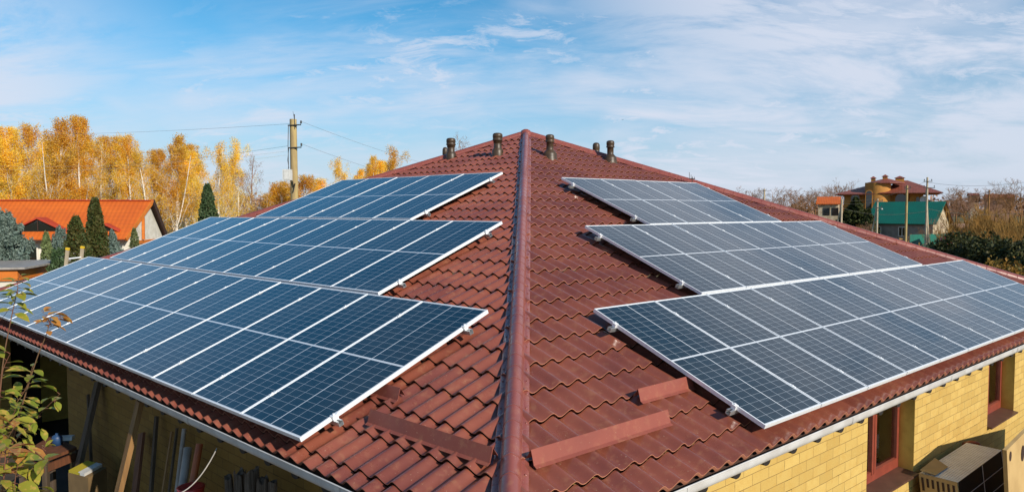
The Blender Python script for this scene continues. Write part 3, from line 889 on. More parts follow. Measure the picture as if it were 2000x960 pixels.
def place(pi, px, ytop, Y, label, group, wd=1.0, rz=0.0, name='birch_tree', cat='birch tree', H=16.0):
    top = at(px, ytop, Y); h = top.z - GZ; s = h/(H*1.02)
    loc = Vector((top.x, top.y, GZ))
    src = protos[pi]
    if pi not in used: used.add(pi); o = src; o.location = loc; o.name = name
    else: o = copy_tree(src); o.name = name; o.location = loc
    for c_ in o.children: pass
    o.scale = (s*wd, s*wd, s); o.rotation_euler = (0,0,rz)
    return tag(o, label, cat, group)
GB = 'autumn birches behind the orange roofed house'
place(0, 18, 246, 70, 'golden birch at the left end of the row, above the blue spruce', GB, 1.15, .3)
place(1, 88, 226, 66, 'tall golden birch with a bright white trunk rising above the orange roof dormer', GB, 1.1, 1.2)
place(2, 52, 236, 75, 'orange birch standing behind the left dormer between two golden birches', GB, 1.1, 2.2)
place(0, 148, 224, 68, 'tallest golden birch, right behind the dark column shaped thuja', GB, .95, 4.0)
place(3, 196, 262, 72, 'thin coppery birch with visible branches, right of the tallest golden birch', GB, 1.0, .8)
place(1, 112, 262, 78, 'orange yellow birch half hidden behind the two tallest birches', GB, 1.2, 3.2)
place(2, 250, 258, 70, 'slim orange topped birch with white trunk above the middle of the orange roof', GB, .95, 5.1)
place(3, 285, 285, 64, 'sparse birch with bare white limbs behind the right part of the orange roof', GB, 1.15, 1.9)
place(1, 338, 256, 66, 'wide golden birch with forked pale trunk right of the orange roof gable', GB, 1.2, 2.7)
place(0, 310, 290, 74, 'low golden birch tucked between the gable end and the wide forked birch', GB, 1.1, 5.6)
place(3, 424, 272, 62, 'almost bare birch with white forked trunk behind the small dark thuja', GB, 1.1, .2)
place(1, 380, 290, 76, 'yellow birch between the wide forked birch and the almost bare one', GB, 1.0, 4.4)
place(3, 462, 268, 66, 'thin orange tinged birch left of the concrete pole with slender white trunk', GB, 1.0, 3.5)
place(4, 496, 300, 66, 'bare pinkish birch with hardly any leaves, nearest to the concrete pole', GB, 1.1, 1.0)
place(0, 5, 300, 88, 'lower golden tree in the second row at the left edge of the picture', GB, 1.5, 2.0)
place(1, 70, 270, 92, 'golden tree of the second row filling the gap left of the white trunk', GB, 1.5, .6)
place(0, 122, 265, 90, 'golden tree of the second row between the two tallest birches', GB, 1.5, 1.4)
place(2, 175, 270, 88, 'orange tree of the second row behind the thin coppery birch', GB, 1.4, 3.0)
place(0, 224, 265, 92, 'golden tree of the second row left of the slim orange topped birch', GB, 1.4, .2)
place(1, 268, 280, 88, 'golden tree of the second row above the right part of the orange roof', GB, 1.4, 4.2)
place(0, 360, 280, 92, 'golden tree of the second row just left of the small dark thuja', GB, 1.4, 2.4)
place(1, 400, 292, 90, 'golden tree of the second row directly behind the small dark thuja', GB, 1.4, 5.0)
place(2, 445, 320, 88, 'orange tree of the second row between the two sparse birches', GB, 1.5, 1.1)
GM = 'autumn trees beyond the left panels'
place(2, 540, 352, 60, 'low orange bushy tree left of the concrete pole foot', GM, 1.9, .5, 'autumn_tree', 'tree')
place(1, 512, 362, 64, 'low yellow tree under the bare pinkish birch', GM, 1.9, 1.5, 'autumn_tree', 'tree')
place(2, 600, 338, 58, 'orange bushy tree just right of the concrete pole', GM, 1.7, 2.5, 'autumn_tree', 'tree')
place(1, 635, 345, 66, 'low yellow green tree between the orange bush and the golden trees', GM, 1.8, 3.3, 'autumn_tree', 'tree')
place(3, 668, 304, 72, 'golden tree leftmost of the three tops above the upper left panels', GM, 1.15, .9, 'autumn_tree', 'tree')
place(1, 712, 300, 70, 'golden tree in the middle of the three tops above the upper left panels', GM, 1.1, 1.9, 'autumn_tree', 'tree')
place(3, 776, 284, 74, 'bright golden tree at the right, touching the far roof hip', GM, 1.3, 2.9, 'autumn_tree', 'tree')
place(1, 692, 326, 82, 'lower golden tree behind the gap between the left and middle tops', GM, 1.4, 2.2, 'autumn_tree', 'tree')
place(0, 742, 312, 84, 'lower golden tree behind the gap between the middle and right tops', GM, 1.4, 3.9, 'autumn_tree', 'tree')
place(1, 570, 352, 70, 'low yellow tree right behind the foot of the concrete pole', GM, 1.6, 5.3, 'autumn_tree', 'tree')
place(4, 895, 262, 80, 'bare thin tree peeking over the roof between the left vent pipes', GM, 1.2, 2.9, 'bare_tree', 'tree')

# conifers: dense columns and spruces built from many needle sprays
def conifer(name, label, px, ytop, Y, width, kind, lm, group=None, n=9000, tex=.13):
    top = at(px, ytop, Y); H = top.z-GZ
    root = empty(name, (top.x, top.y, GZ), label, 'conifer', group)
    mb = MB(); mb.tube([(0,0,0),(0,0,H*.5),(0,0,H*.95)], [H*.022+.03, H*.013+.02, .01], 7); mb.build('trunk', M_BARK, root)
    rr = width/2; P = []
    if kind == 'column':
        t = rs.rand(n); a = rs.rand(n)*2*np.pi
        prof = np.minimum(1, (1.02-t)**.55*1.35)*np.minimum(1, .75+t*1.2)
        lob = 1+.13*np.sin(a*5+t*9)+.10*np.sin(a*9-t*21)+.08*np.sin(t*37+a*3)
        rad = rr*prof*lob*(1-.38*rs.rand(n)**1.6)
        P = np.stack([rad*np.cos(a), rad*np.sin(a), t*H+rs.normal(0,.03,n)], 1)
        V, F = leaf_cards(P, rs.uniform(.6,1.3,n)*tex, asp=.5)
    else:
        # whorled drooping limbs
        pts = []
        nl = int(H*5.5)
        for k in range(nl):
            t = (k+.5)/nl; L_ = rr*(1-t)**.85+.1
            for j in range(11):
                a = rs.rand()*2*np.pi; l = L_*rs.uniform(.75,1.12)
                m_ = max(6, int(n/nl/11)); s_ = rs.rand(m_)**.6
                x = s_*l; side = rs.normal(0,.10,m_)*(1.1-s_)*l*1.3
                z = t*H + rs.normal(0,.10) + (s_*l)*.12 - (s_**2)*l*.28 + rs.normal(0,.07,m_) + .12*l*(s_>.85)
                pts.append(np.stack([x*np.cos(a)-side*np.sin(a), x*np.sin(a)+side*np.cos(a), z],1))
        P = np.concatenate(pts); V, F = leaf_cards(P, rs.uniform(.6,1.4,len(P))*tex, asp=.42)
    np_mesh('crown', V, F, lm, root)
    return root
conifer('thuja_tree', 'tall dark green column shaped thuja in front of the orange roof', 185, 388, 27, .9, 'column', M_THU, n=14000, tex=.12)
conifer('thuja_tree', 'shorter rounder green thuja just left of the tall dark one', 148, 424, 26, 1.0, 'column', M_THU, n=10000, tex=.11)
conifer('thuja_tree', 'small dark pointed thuja standing among the birches behind the left panels', 405, 360, 42, 1.2, 'column', M_FIR, n=9000, tex=.16)
conifer('cypress_bush', 'narrow grey green conifer between the blue spruce and the ladder', 90, 455, 22, .52, 'column', M_LIM, n=7000, tex=.08)
conifer('cypress_bush', 'small pale green rounded conifer beside the white gable wall', 262, 447, 33, .62, 'column', M_LIM, n=5000, tex=.09)
conifer('blue_spruce', 'large silvery blue spruce at the left edge in front of the orange roof', 8, 426, 21, 4.2, 'spruce', M_BLUE, n=60000, tex=.10)
conifer('blue_spruce', 'small blue spruce behind the round green thuja', 118, 452, 29, 2.4, 'spruce', M_BLUE, n=22000, tex=.10)
conifer('blue_spruce', 'blue spruce to the right of the tall thuja under the orange eave', 216, 458, 31, 2.4, 'spruce', M_BLUE, n=22000, tex=.10)
conifer('dwarf_pine', 'bushy dwarf pine with yellowish tips at the foot of the ladder', 112, 500, 19.5, 2.0, 'spruce', M_FIR, n=8000, tex=.09)
conifer('dwarf_pine', 'low green conifer below the round thuja, left of the roof hip', 172, 486, 22, 1.9, 'spruce', M_THU, n=8000, tex=.09)

# ------------------------------------------------------------------ orange roofed house on the left
M_OROOF = None
def tiled_roof(name, c1, c2, sp=.35, rough=.55, axis='v', st=.5):
    m = mat(name, c1, rough, .4); n = NT(m); o = n.obj(); s = n.new('ShaderNodeSeparateXYZ'); n.L.new(o, s.inputs[0])
    f = n.m_('FRACT', n.m_('DIVIDE', s.outputs[1], sp)); e = n.rng(f, .0, .14, 1, 0)
    g = n.noise(o, .8, 5, .6); h = n.noise(o, 6, 3, .6)
    c = n.mix(n.rng(g,.35,.65), c1, c2); c = n.mix(n.m_('MULTIPLY', e, .45), c, tuple(x*.4 for x in c1)); n.col(c)
    wv = n.m_('SINE', n.m_('MULTIPLY', s.outputs[0], 2*math.pi/.25))
    n.bump(n.m_('ADD', n.m_('MULTIPLY', f, -1.0), n.m_('MULTIPLY', wv, .4)), st, .03); return m
M_OROOF = tiled_roof('orange_roof', (.58,.125,.015), (.50,.10,.014))
M_RIMR = noisy('red_trim', (.45,.05,.02), (.38,.05,.02), 4, .5, .4)
M_DKW = noisy('dark_brown_board', (.055,.028,.02), (.04,.02,.015), 4, .7, .3)
M_WWALL = noisy('white_render', (.68,.64,.56), (.58,.54,.46), 3, .8, .3)
M_OTRIM = noisy('orange_trim', (.60,.17,.02), (.5,.14,.02), 3, .6, .4)
def slope_sheet(parent, name, a, b, c_, d, th, m):
    """a,b = eave corners, c_,d = ridge corners (b->c_, a->d): sheet with thickness; local x along eave, y up the slope"""
    a, b, c_, d = map(Vector, (a, b, c_, d))
    x = (b-a).normalized(); nn = x.cross(d-a).normalized(); y = nn.cross(x)
    M = Matrix.Identity(4)
    for i, q in enumerate((x, y, nn)):
        for j in range(3): M[j][i] = q[j]
    M.translation = a; Mi = M.inverted()
    l = [Mi @ p for p in (a, b, c_, d)]
    if (c_-d).length < .01: l = l[:3]
    k = len(l)
    vs = [tuple(p) for p in l] + [(p.x, p.y, p.z-th) for p in l]
    mb = MB(); mb.add(vs, [tuple(range(k)), tuple(range(2*k-1, k-1, -1))] + [(i, i+k, (i+1) % k+k, (i+1) % k) for i in range(k)])
    return mb.build(name, m, parent, matrix=M)
def cottage():
    Yr = 45.0; rz = R(10)
    end = at(298, 392, Yr)
    zr = end.z; root = empty('orange_roofed_house', (end.x, end.y, GZ), 'long house with bright orange roof, dormer and white gable, among conifers', 'house', None, rz)
    h = zr-GZ; Ln = 19.0; dp = 2.9; ze = at(240, 466, 42.5).z-GZ
    # local frame: x to the right, ridge along x ending at 0, y away from the viewer
    slope_sheet(root, 'roof', (-Ln,-dp,ze), (0-.55,-dp,ze), (0,0,h), (-Ln,0,h), .12, M_OROOF)
    slope_sheet(root, 'roof', (-.1,dp,ze-.3), (-Ln,dp,ze-.3), (-Ln,0,h-.02), (0,0,h-.02), .12, M_DKW)
    mb = MB(); mb.beam((-Ln,0,h+.03), (.05,0,h+.03), .22, .06); mb.build('ridge_cap', M_RIMR, root)
    mb = MB(); mb.beam((-.53,-dp,ze-.02), (.03,0,h-.02), .06, .22); mb.build('verge_board', M_OTRIM, root)
    mb = MB(); mb.beam((-.05,dp,ze-.3), (.05,0,h-.05), .08, .36); mb.build('verge_board', M_DKW, root)
    mb = MB()
    gx = -.22
    mb.add([(-Ln,-dp+.6,0),(gx-.2,-dp+.6,0),(gx-.2,-dp+.6,ze+.3),(-Ln,-dp+.6,ze+.3)], [(0,1,2,3)])
    mb.add([(gx-.2,-dp+.6,0),(gx,dp-.5,0),(gx,dp-.5,ze-.1),(gx,0,h-.22),(gx-.2,-dp+.6,ze+.25)], [(0,1,2,3,4)])
    mb.add([(gx,dp-.5,0),(-Ln,dp-.5,0),(-Ln,dp-.5,ze),(gx,dp-.5,ze)], [(0,1,2,3)]); mb.build('wall', M_WWALL, root)
    mb = MB(); mb.beam((gx-.17,-dp+.55,ze-.25), (gx+.05,dp-.4,ze-.25), .06, .22); mb.build('floor_band', M_OTRIM, root)
    mb = MB(); mb.beam((gx-.02,-1.0,ze-.1), (gx+.0,-1.0,h-1.0), .10, .14); mb.build('timber_post', M_OTRIM, root)
    mb = MB(); mb.beam((-2.6,-dp+.35,0), (-2.6,-dp+.35,ze), .16, .16); mb.build('porch_post', M_OTRIM, root)
    mb = MB(); mb.beam((-Ln,-dp-.03,ze-.09), (-.6,-dp-.03,ze-.09), .10, .10); mb.build('gutter', M_DKW, root)
    for x0, w_, mm in ((-9.5,1.7,M_GLASS),(-6.6,1.2,M_GLASS),(-13.0,2.0,M_GLASS)):
        mb = MB(); mb.boxmm((x0,-dp+.5,ze-1.35), (x0+w_,-dp+.58,ze-.35)); wn = mb.build('window', M_WWALL, root)
        mb = MB(); mb.boxmm((x0+.08,-dp+.47,ze-1.27), (x0+w_-.08,-dp+.495,ze-.43)); mb.build('pane', M_GLASS, wn)
    mb = MB(); mb.boxmm((-10.5,-dp-.3,ze-1.35), (-5.6,-dp-.24,ze-1.1)); mb.build('balcony_rail', M_OTRIM, root)
    # dormers: low triangular eyebrows
    sl = (h-ze)/dp
    for cxp, hw, wide in ((75, 1.28, 1), (205, .62, 1)):
        # solve local x for pixel column
        best = min((abs((lambda P: P.dot(Vector((1,0,0)))/P.dot(Vector((0,cp,-sp)))*FPX+CX)(Matrix.Rotation(rz,4,'Z') @ Vector((x,-2.2,0)) + Vector((end.x,end.y,0)) + Vector((0,0,0)))-cxp), x) for x in [-.1*k for k in range(5,170)])
        xc = best[1]; yb = -dp*.80; zb = ze+sl*(dp+yb)+.0; ap = hw*.52
        yt = yb + ap/sl
        mbd = empty('dormer', (0,0,0), None, None); mbd.parent = root
        def pane(vs, nm, m_):
            b_ = MB(); b_.add(vs, [tuple(range(len(vs)))]); return b_
        b_ = MB(); t = .09
        for sgn in (-1, 1):
            e1 = Vector((xc+sgn*(hw+.22), yb-.12, zb-.06)); e2 = Vector((xc, yb-.12, zb+ap+.06)); e3 = Vector((xc, yt+.3, zb+ap+.06)); e4 = Vector((xc+sgn*(hw+.22), yb+.12, zb+.02))
            up_ = Vector((0,0,t)); b_.add([e1,e2,e3,e4, e1+up_,e2+up_,e3+up_,e4+up_], [(0,1,2,3),(7,6,5,4),(0,4,5,1),(1,5,6,2),(2,6,7,3),(3,7,4,0)])
        b_.build('dormer_roof', M_RIMR, mbd)
        b_ = MB(); b_.add([(xc-hw,yb,zb-.02),(xc+hw,yb,zb-.02),(xc,yb,zb+ap)], [(0,1,2)]); b_.build('dormer_glass', M_GLASS, mbd)
        b_ = MB(); b_.beam((xc,yb-.03,zb),(xc,yb-.03,zb+ap), .05, .04); b_.build('mullion', M_DKW, mbd)
    return root
cottage()

# flat roofed orange shed at the left edge
def shed():
    p = at(30, 522, 18.0); root = empty('garden_shed', (p.x, p.y, GZ), 'low orange shed with thin grey flat roof at the left edge of the picture', 'shed', None, R(14))
    h = p.z-GZ
    mb = MB(); mb.boxmm((-6,0,h-.05), (0.2,3,h)); mb.build('flat_roof', M_PIPEG, root)
    mb = MB(); mb.boxmm((-6,.10,h-.34), (0,2.9,h-.05)); mb.build('fascia', M_OTRIM, root)
    mb = MB(); mb.boxmm((-5.9,.16,0), (-.06,2.8,h-.34)); mb.build('wall', M_WWALL, root)
shed()

# ladder leaning on the far left gutter
def ladder():
    t1, t2 = at(132, 487, 15.3), at(161, 484, 15.6)
    root = empty('ladder', (t1.x, t1.y, GZ), 'aluminium ladder with yellow end caps leaning on the far left eave', 'ladder')
    o = Vector((t1.x, t1.y, GZ)); lean = Vector((-.75, .55, 0))*1.0
    b1 = Vector((t1.x, t1.y, GZ))+lean*1.1; b2 = Vector((t2.x, t2.y, GZ))+lean*1.1
    for a_, b_ in ((t1, b1), (t2, b2)):
        mb = MB(); mb.beam(a_-o, b_-o, .04, .06); r_ = mb.build('side_rail', M_POLEW, root)
        mb = MB(); d = (a_-b_).normalized(); mb.beam(a_-o-d*.005, a_-o+d*.035, .05, .07); mb.build('end_cap', mat('yellow_cap', (.75,.48,.02), .5), root)
    n_ = 10
    for k in range(n_):
        t = .06 + k*.093; mb = MB(); mb.tube([t1.lerp(b1, t)-o, t2.lerp(b2, t)-o], .018, 6); mb.build('rung', M_ALU, root)
ladder()

# ------------------------------------------------------------------ poles and wires
def pole(px, ytop, Y, r0, r1, label, m, arms=(), group='utility poles', strut=None, box=False, name='utility_pole'):
    top = at(px, ytop, Y); root = empty(name, (top.x, top.y, GZ), label, 'utility pole', group); h = top.z-GZ
    mb = MB(); mb.tube([(-.03*h/8,0,0),(0,0,h*.5),(0,0,h)], [r1, (r0+r1)/2, r0], 12); mb.build('pole', m, root)
    for (dz, w_, off, both) in arms:
        mb = MB(); mb.beam((-w_/2+off,-r0-.02,h-dz), (w_/2+off,-r0-.02,h-dz), .06, .05); ar = mb.build('crossarm', M_DARK, root)
        xs_ = ([-w_/2+off+.04, w_/2+off-.04] if both else [w_/2+off-.03])
        for x in xs_:
            mb = MB(); mb.tube([(x,-r0-.02,h-dz+.02),(x,-r0-.02,h-dz+.10)], .012, 6)
            mb.lathe([(.001,.08),(.035,.085),(.035,.11),(.022,.12),(.033,.13),(.033,.155),(.001,.17)], (x,-r0-.02,h-dz), 10); mb.build('insulator', M_DARK, ar)
    if strut:
        q = at(strut, ytop+10, Y); mb = MB(); mb.tube([(q.x-top.x, .4, 0), (.0, .12, h*.86)], r0*.9, 10); mb.build('strut', m, root)
    return root, top, h
pr, ptop, ph = pole(572.5, 233, 25, .115, .15, 'thick weathered pole with white meter box behind the left panels', M_POLE, (), 'utility poles')
mb = MB(); mb.tube([(.07,-.08,ph-.35),(.07,-.08,ph+.16)], .018, 6); mb.tube([(.07,-.08,ph-.02),(.03,-.09,ph+.25)], .006, 4); mb.build('top_pin', M_DARK, pr)
for dz in (.22, .98):
    mb = MB(); mb.lathe([(.125,-.02),(.125,.02)], (0,0,ph-dz), 14); mb.beam((-.14,-.13,ph-dz), (.30,-.13,ph-dz+.02), .03, .035)
    mb.tube([(.30,-.13,ph-dz),(.30,-.13,ph-dz+.10)], .010, 5); am = mb.build('bracket', M_DARK, pr)
    mb = MB(); mb.lathe([(.001,.06),(.032,.07),(.032,.10),(.020,.11),(.030,.12),(.030,.15),(.001,.165)], (.31,-.13,ph-dz), 12); mb.build('insulator', M_DARK, am)
def pbox():
    a_ = at(563, 331, 24.8)-Vector((ptop.x, ptop.y, GZ)); b_ = at(563, 352, 24.8)-Vector((ptop.x, ptop.y, GZ))
    mb = MB(); mb.boxmm((a_.x-.15,-.34,b_.z), (a_.x+.12,-.14,a_.z)); bo = mb.build('meter_box', M_WHITE, pr)
    mb = MB(); mb.boxmm((a_.x-.10,-.352,b_.z+.03), (a_.x+.09,-.341,a_.z-.03)); mb.build('meter_door', M_WHITE, bo)
    mb = MB(); mb.tube([(-.13,-.10,ph-.2),(-.15,-.11,ph-.9),(-.14,-.12,ph-1.6),(a_.x,-.2,a_.z)], .012, 5); mb.tube([(-.12,-.13,ph-1.0),(-.17,-.12,ph-1.4),(-.13,-.12,a_.z+.05)], .009, 5)
    mb.tube([(.0,-.16,b_.z-.02),(.03,-.17,b_.z-.22),(.08,-.15,b_.z-.1),(.02,-.17,b_.z-.4)], .016, 5); mb.build('service_cable', M_DARK, pr)
pbox()
def wire(pts, r_, label, sag=.0, group='overhead wires', m=M_WIRE):
    a_, b_ = pts; o = a_.copy(); n = 24; q = []
    for i in range(n+1):
        t = i/n; p = a_.lerp(b_, t); p.z -= sag*4*t*(1-t); q.append(p-o)
    mb = MB(); mb.tube(q, r_, 4); ob = mb.build('overhead_wire', m, None, o); return tag(ob, label, 'wire', group)
i1 = Vector((ptop.x+.3, ptop.y-.13, GZ+ph-.22+.14)); i2 = Vector((ptop.x+.3, ptop.y-.13, GZ+ph-.98+.14))
wire((at(578,241,24.9), at(-40,262,44)), .0045, 'upper wire running left from the thick pole across the sky', .15)
wire((at(562,285,24.9), at(-40,345,40)), .0045, 'lower wire running left from the thick pole across the birches', .2)
wire((i1, at(1010,345,48)), .0045, 'upper wire running right from the thick pole down behind the roof', .5)
wire((i2, at(980,372,48)), .0045, 'lower wire running right from the thick pole down behind the roof', .5)
wire((at(-20,324,36), at(560,295,40)), .005, 'thin sunlit wire crossing in front of the golden birches, upper of the pair', .3, m=M_POLEW)
wire((at(-20,330,36), at(560,303,40)), .005, 'thin sunlit wire crossing in front of the golden birches, lower of the pair', .3, m=M_POLEW)
pole(1493, 369, 110, .13, .17, 'short distant pole with a T shaped crossarm above the right roof hip', M_POLEW, ((.25,1.9,0,True),))
pole(1644, 389, 78, .10, .13, 'concrete pole with slanted strut in front of the dark fir', M_POLEW, (), strut=1630)
pole(1714, 388, 62, .07, .09, 'forked pole with lamp left of the green roof', M_POLEW, ((.2,.8,0,True),(.75,.7,0,True)), strut=1700)
pole(1771.5, 362, 58, .085, .11, 'tall pale pole in front of the middle of the green roof', M_POLE, ((.25,.5,0,True),))
pole(1811.5, 346, 52, .065, .085, 'tall braced pole with insulators at the right end of the green roof', M_POLEW, ((.3,.6,0,True),(.75,.8,.1,True)), strut=1826)
pole(1932, 371, 120, .12, .15, 'faint distant pole above the willow bushes at the right', M_TWIG, ((.3,1.4,0,True),))
wire((at(1646,392,78), at(1813,352,52)), .010, 'wire from the strutted pole to the tall braced pole over the villa wall', .5, m=M_POLEW)
wire((at(1646,396,78), at(1716,392,62)), .010, 'short wire between the strutted pole and the forked pole', .2, m=M_POLEW)
wire((at(1640,404,78), at(1812,412,52)), .012, 'pale wire sagging across the dark fir and the green roof', .5, m=M_POLEW)
wire((at(1812,356,52), at(2040,350,40)), .008, 'wire leaving the tall braced pole to the right across the sky', .3)
wire((at(1812,408,52), at(2040,412,44)), .010, 'pale wire running right from the braced pole across the bushes', .3, m=M_POLEW)
mbx = MB(); lp = at(1721, 408, 61.8)
root = empty('street_lamp', lp, 'small white street lamp on an arm of the forked pole', 'lamp')
mbx.tube([(-.3,0,-.12),(-.05,0,0)], .02, 5); mbx.build('lamp_arm', M_DARK, root); mb = MB(); mb.lathe([(.001,.06),(.07,.05),(.10,0),(.07,-.05),(.001,-.06)], (.05,0,0), 10); mb.build('lamp_head', M_WHITE, root)

# ------------------------------------------------------------------ villa on the right
M_VROOF = tiled_roof('villa_roof', (.20,.055,.035), (.26,.075,.045), .5, .55)
M_VWALL = noisy('villa_wall', (.46,.21,.045), (.38,.17,.04), 1.4, .8, .3, .2)
def hiproof(root, x0, x1, y0, y1, ze, rx0, rx1, ry, zr, m, th=.15):
    a, b, c_, d = (x0,y0,ze),(x1,y0,ze),(x1,y1,ze),(x0,y1,ze); r0, r1 = (rx0,ry,zr),(rx1,ry,zr)
    slope_sheet(root, 'roof', a, b, r1, r0, th, m); slope_sheet(root, 'roof', b, c_, r1, r1, th, m)
    slope_sheet(root, 'roof', c_, d, r0, r1, th, m); slope_sheet(root, 'roof', d, a, r0, r0, th, m)
def arch_window(root, x, y, z0, w_, h, m=M_GLASS, nrm=None, fm=None):
    def shape(s, dy):
        vs = [(x-w_/2*s, y+dy, z0-(s-1)*.3), (x+w_/2*s, y+dy, z0-(s-1)*.3)]
        for k in range(9):
            a = math.pi*k/8; vs.append((x+math.cos(a)*w_/2*s, y+dy, z0+h-w_/2+math.sin(a)*w_/2*s))
        return vs
    mb = MB(); a_ = shape(1.25, -.06); b_ = shape(1.25, .05); n = len(a_)
    mb.add(a_+b_, [tuple(range(n))] + [(i, i+n, (i+1) % n+n, (i+1) % n) for i in range(n)]); f = mb.build('window', fm or M_VWALL, root)
    mb = MB(); mb.add(shape(1.0, -.075), [tuple(range(n))]); mb.build('pane', m, f)
def villa():
    D = 135.0; k = D/FPX
    o = at(1713, 409, D); root = empty('villa', (o.x, o.y, GZ), 'large ochre villa with brown hip roofs and round tower above the green roof', 'house', None, -R(26))
    o = Vector((o.x, o.y, GZ)); H0 = -GZ
    def X(px): return (px-1713)*k*.90
    def Z(py): return (409-py)*k*1.0 + H0
    # main block right of the tower
    mb = MB(); mb.boxmm((X(1722),3,0), (X(1802),14,Z(377)-.02)); mb.boxmm((X(1776),2.2,0), (X(1802),3.1,Z(378)))
    mb.build('wall', M_VWALL, root)
    hiproof(root, X(1716), X(1838), -.2, 18, Z(376.5), X(1754), X(1772), 8.0, Z(350), M_VROOF)
    mb = MB(); mb.boxmm((X(1645),2,0), (X(1700),12,Z(378.5)-.02)); mb.build('wall', M_VWALL, root)
    hiproof(root, X(1627), X(1722), 0, 14.5, Z(378), X(1693), X(1705), 7.0, Z(359), M_VROOF)
    # tower
    mb = MB(); n = 28; r_ = X(1739)-X(1713)
    mb.lathe([(r_,0),(r_,Z(356))], (0,2.2,0), n); tw = mb.build('tower', M_VWALL, root)
    mb = MB(); rr = X(1752)-X(1713)
    rm = 12; c_ = Vector((1.2,2.8,0)); vs = [c_+Vector((rr*1.05*math.cos(2*math.pi*j/rm+.26), rr*.95*math.sin(2*math.pi*j/rm+.26), Z(356.5))) for j in range(rm)]
    vs2 = [p-Vector((0,0,.14)) for p in vs]; ap = c_+Vector((.2,0,Z(346.8)))
    mb.add(vs+vs2+[ap], [(j,(j+1)%rm,2*rm) for j in range(rm)]+[(j,j+rm,(j+1)%rm+rm,(j+1)%rm) for j in range(rm)]+[tuple(range(2*rm-1,rm-1,-1))]); mb.build('tower_roof', M_VROOF, root)
    arch_window(root, X(1696.5), .12, Z(418), 1.0, 4.4)
    arch_window(root, X(1759), 2.9, Z(402), 1.9, 2.3); arch_window(root, X(1791.5), 2.15, Z(396), .55, 1.1)
    arch_window(root, X(1668), 1.9, Z(398), 1.5, 1.9)
    for px, w_, y, zt, zb in ((1703,9,4,347,352),(1727,10,2.5,344.5,353),(1756,18,7,346,358)):
        mb = MB(); mb.boxmm((X(px-w_/2),y,Z(zb)-.6), (X(px+w_/2),y+1.2,Z(zt))); ch = mb.build('chimney', M_VWALL, root)
        mb = MB(); q = [(X(px-w_/2)-.2,y-.2,Z(zt)+.06),(X(px+w_/2)+.2,y-.2,Z(zt)+.06),(X(px+w_/2)+.2,y+1.4,Z(zt)+.06),(X(px-w_/2)-.2,y+1.4,Z(zt)+.06)]; t_ = [(X(px),y+.6,Z(zt)+.5)]
        mb.add(q+t_, [(0,1,4),(1,2,4),(2,3,4),(3,0,4),(3,2,1,0)]); mb.build('chimney_cap', M_VROOF, ch)
    mb = MB(); mb.lathe([(.001,0),(.35,.05),(.6,.16),(.66,.25)], (0,0,0), 16); ds = mb.build('satellite_dish', M_WHITE, root)
    ds.location = (X(1803), 1.7, Z(390)); ds.rotation_euler = (R(80), 0, R(-8))
villa()

# green roofed house
M_GROOF = tiled_roof('green_roof', (.008,.135,.095), (.012,.115,.085), .35, .5)
M_GREYW = noisy('grey_render', (.26,.235,.20), (.20,.18,.155), 2, .85, .2)
M_STONE = noisy('pale_gable', (.50,.42,.30), (.36,.28,.18), 2.5, .85, .2)
def greenhouse():
    D = 92.0; k = D/FPX
    rz = R(-45)
    o = at(1845, 393, D); root = empty('green_roofed_house', (o.x, o.y, GZ), 'grey house with green metal gable roof below the ochre villa', 'house', None, rz)
    h = o.z-GZ; Ln = 8.3; dp = 3.6; ze = at(1760, 437, D-1.0).z-GZ
    slope_sheet(root, 'roof', (-Ln-.2,-dp,ze), (.15,-dp,ze), (.15,0,h), (-Ln-.2,0,h), .1, M_GROOF)
    slope_sheet(root, 'roof', (.15,dp,ze), (-Ln-.2,dp,ze), (-Ln-.2,0,h-.01), (.15,0,h-.01), .1, M_TWIG)
    mb = MB(); gx = -.35; mb.add([(-Ln,-dp+.5,0),(gx,-dp+.5,0),(gx,-dp+.5,ze+.3),(-Ln,-dp+.5,ze+.3)], [(0,1,2,3)]); mb.add([(-Ln,-dp+.5,0),(-Ln,dp-.5,0),(-Ln,dp-.5,ze),(-Ln,0,h-.2),(-Ln,-dp+.5,ze)], [(0,1,2,3,4)]); mb.build('wall', M_GREYW, root)
    mb = MB(); mb.add([(gx,-dp+.5,0),(gx,dp-.5,0),(gx,dp-.5,ze+.25),(gx,0,h-.2),(gx,-dp+.5,ze+.25)], [(0,1,2,3,4)]); mb.build('gable_wall', M_STONE, root)
    mb = MB(); mb.beam((.17,dp,ze-.05), (.17,0,h-.02), .06, .2); mb.build('verge_board', M_DKW, root)
    for x0, w_ in ((-Ln+.7,1.1),(-4.4,.95)):
        mb = MB(); mb.boxmm((x0,-dp+.42,ze-1.6), (x0+w_,-dp+.49,ze-.4)); f = mb.build('window', M_WWALL, root)
        mb = MB(); mb.boxmm((x0+.12,-dp+.39,ze-1.5), (x0+w_/2-.05,-dp+.415,ze-.5)); mb.build('pane', M_GLASS, f)
        mb = MB(); mb.boxmm((x0+w_/2+.05,-dp+.39,ze-1.5), (x0+w_-.12,-dp+.415,ze-.5)); mb.build('pane', M_GLASS, f)
greenhouse()
def panel_fence():
    p = at(1776, 458, 74); q = at(1905, 450, 80)
    root = empty('green_fence', (p.x, p.y, GZ), 'dark green sheet metal fence below the green roofed house', 'fence')
    o = Vector((p.x,p.y,GZ)); a_ = Vector((0,0,0)); b_ = Vector((q.x,q.y,GZ))-o; n = 4; h = p.z-GZ
    for i in range(n):
        c1 = a_.lerp(b_, i/n); c2 = a_.lerp(b_, (i+1)/n-.01); mb = MB(); mb.beam(c1+Vector((0,0,h*.5)), c2+Vector((0,0,h*.5)), .04, h); mb.build('fence_sheet', M_GROOF, root)
        mb = MB(); mb.boxmm((c1.x-.05,c1.y-.08,0), (c1.x+.05,c1.y-.02,h+.05)); mb.build('fence_post', M_DARK, root)
panel_fence()
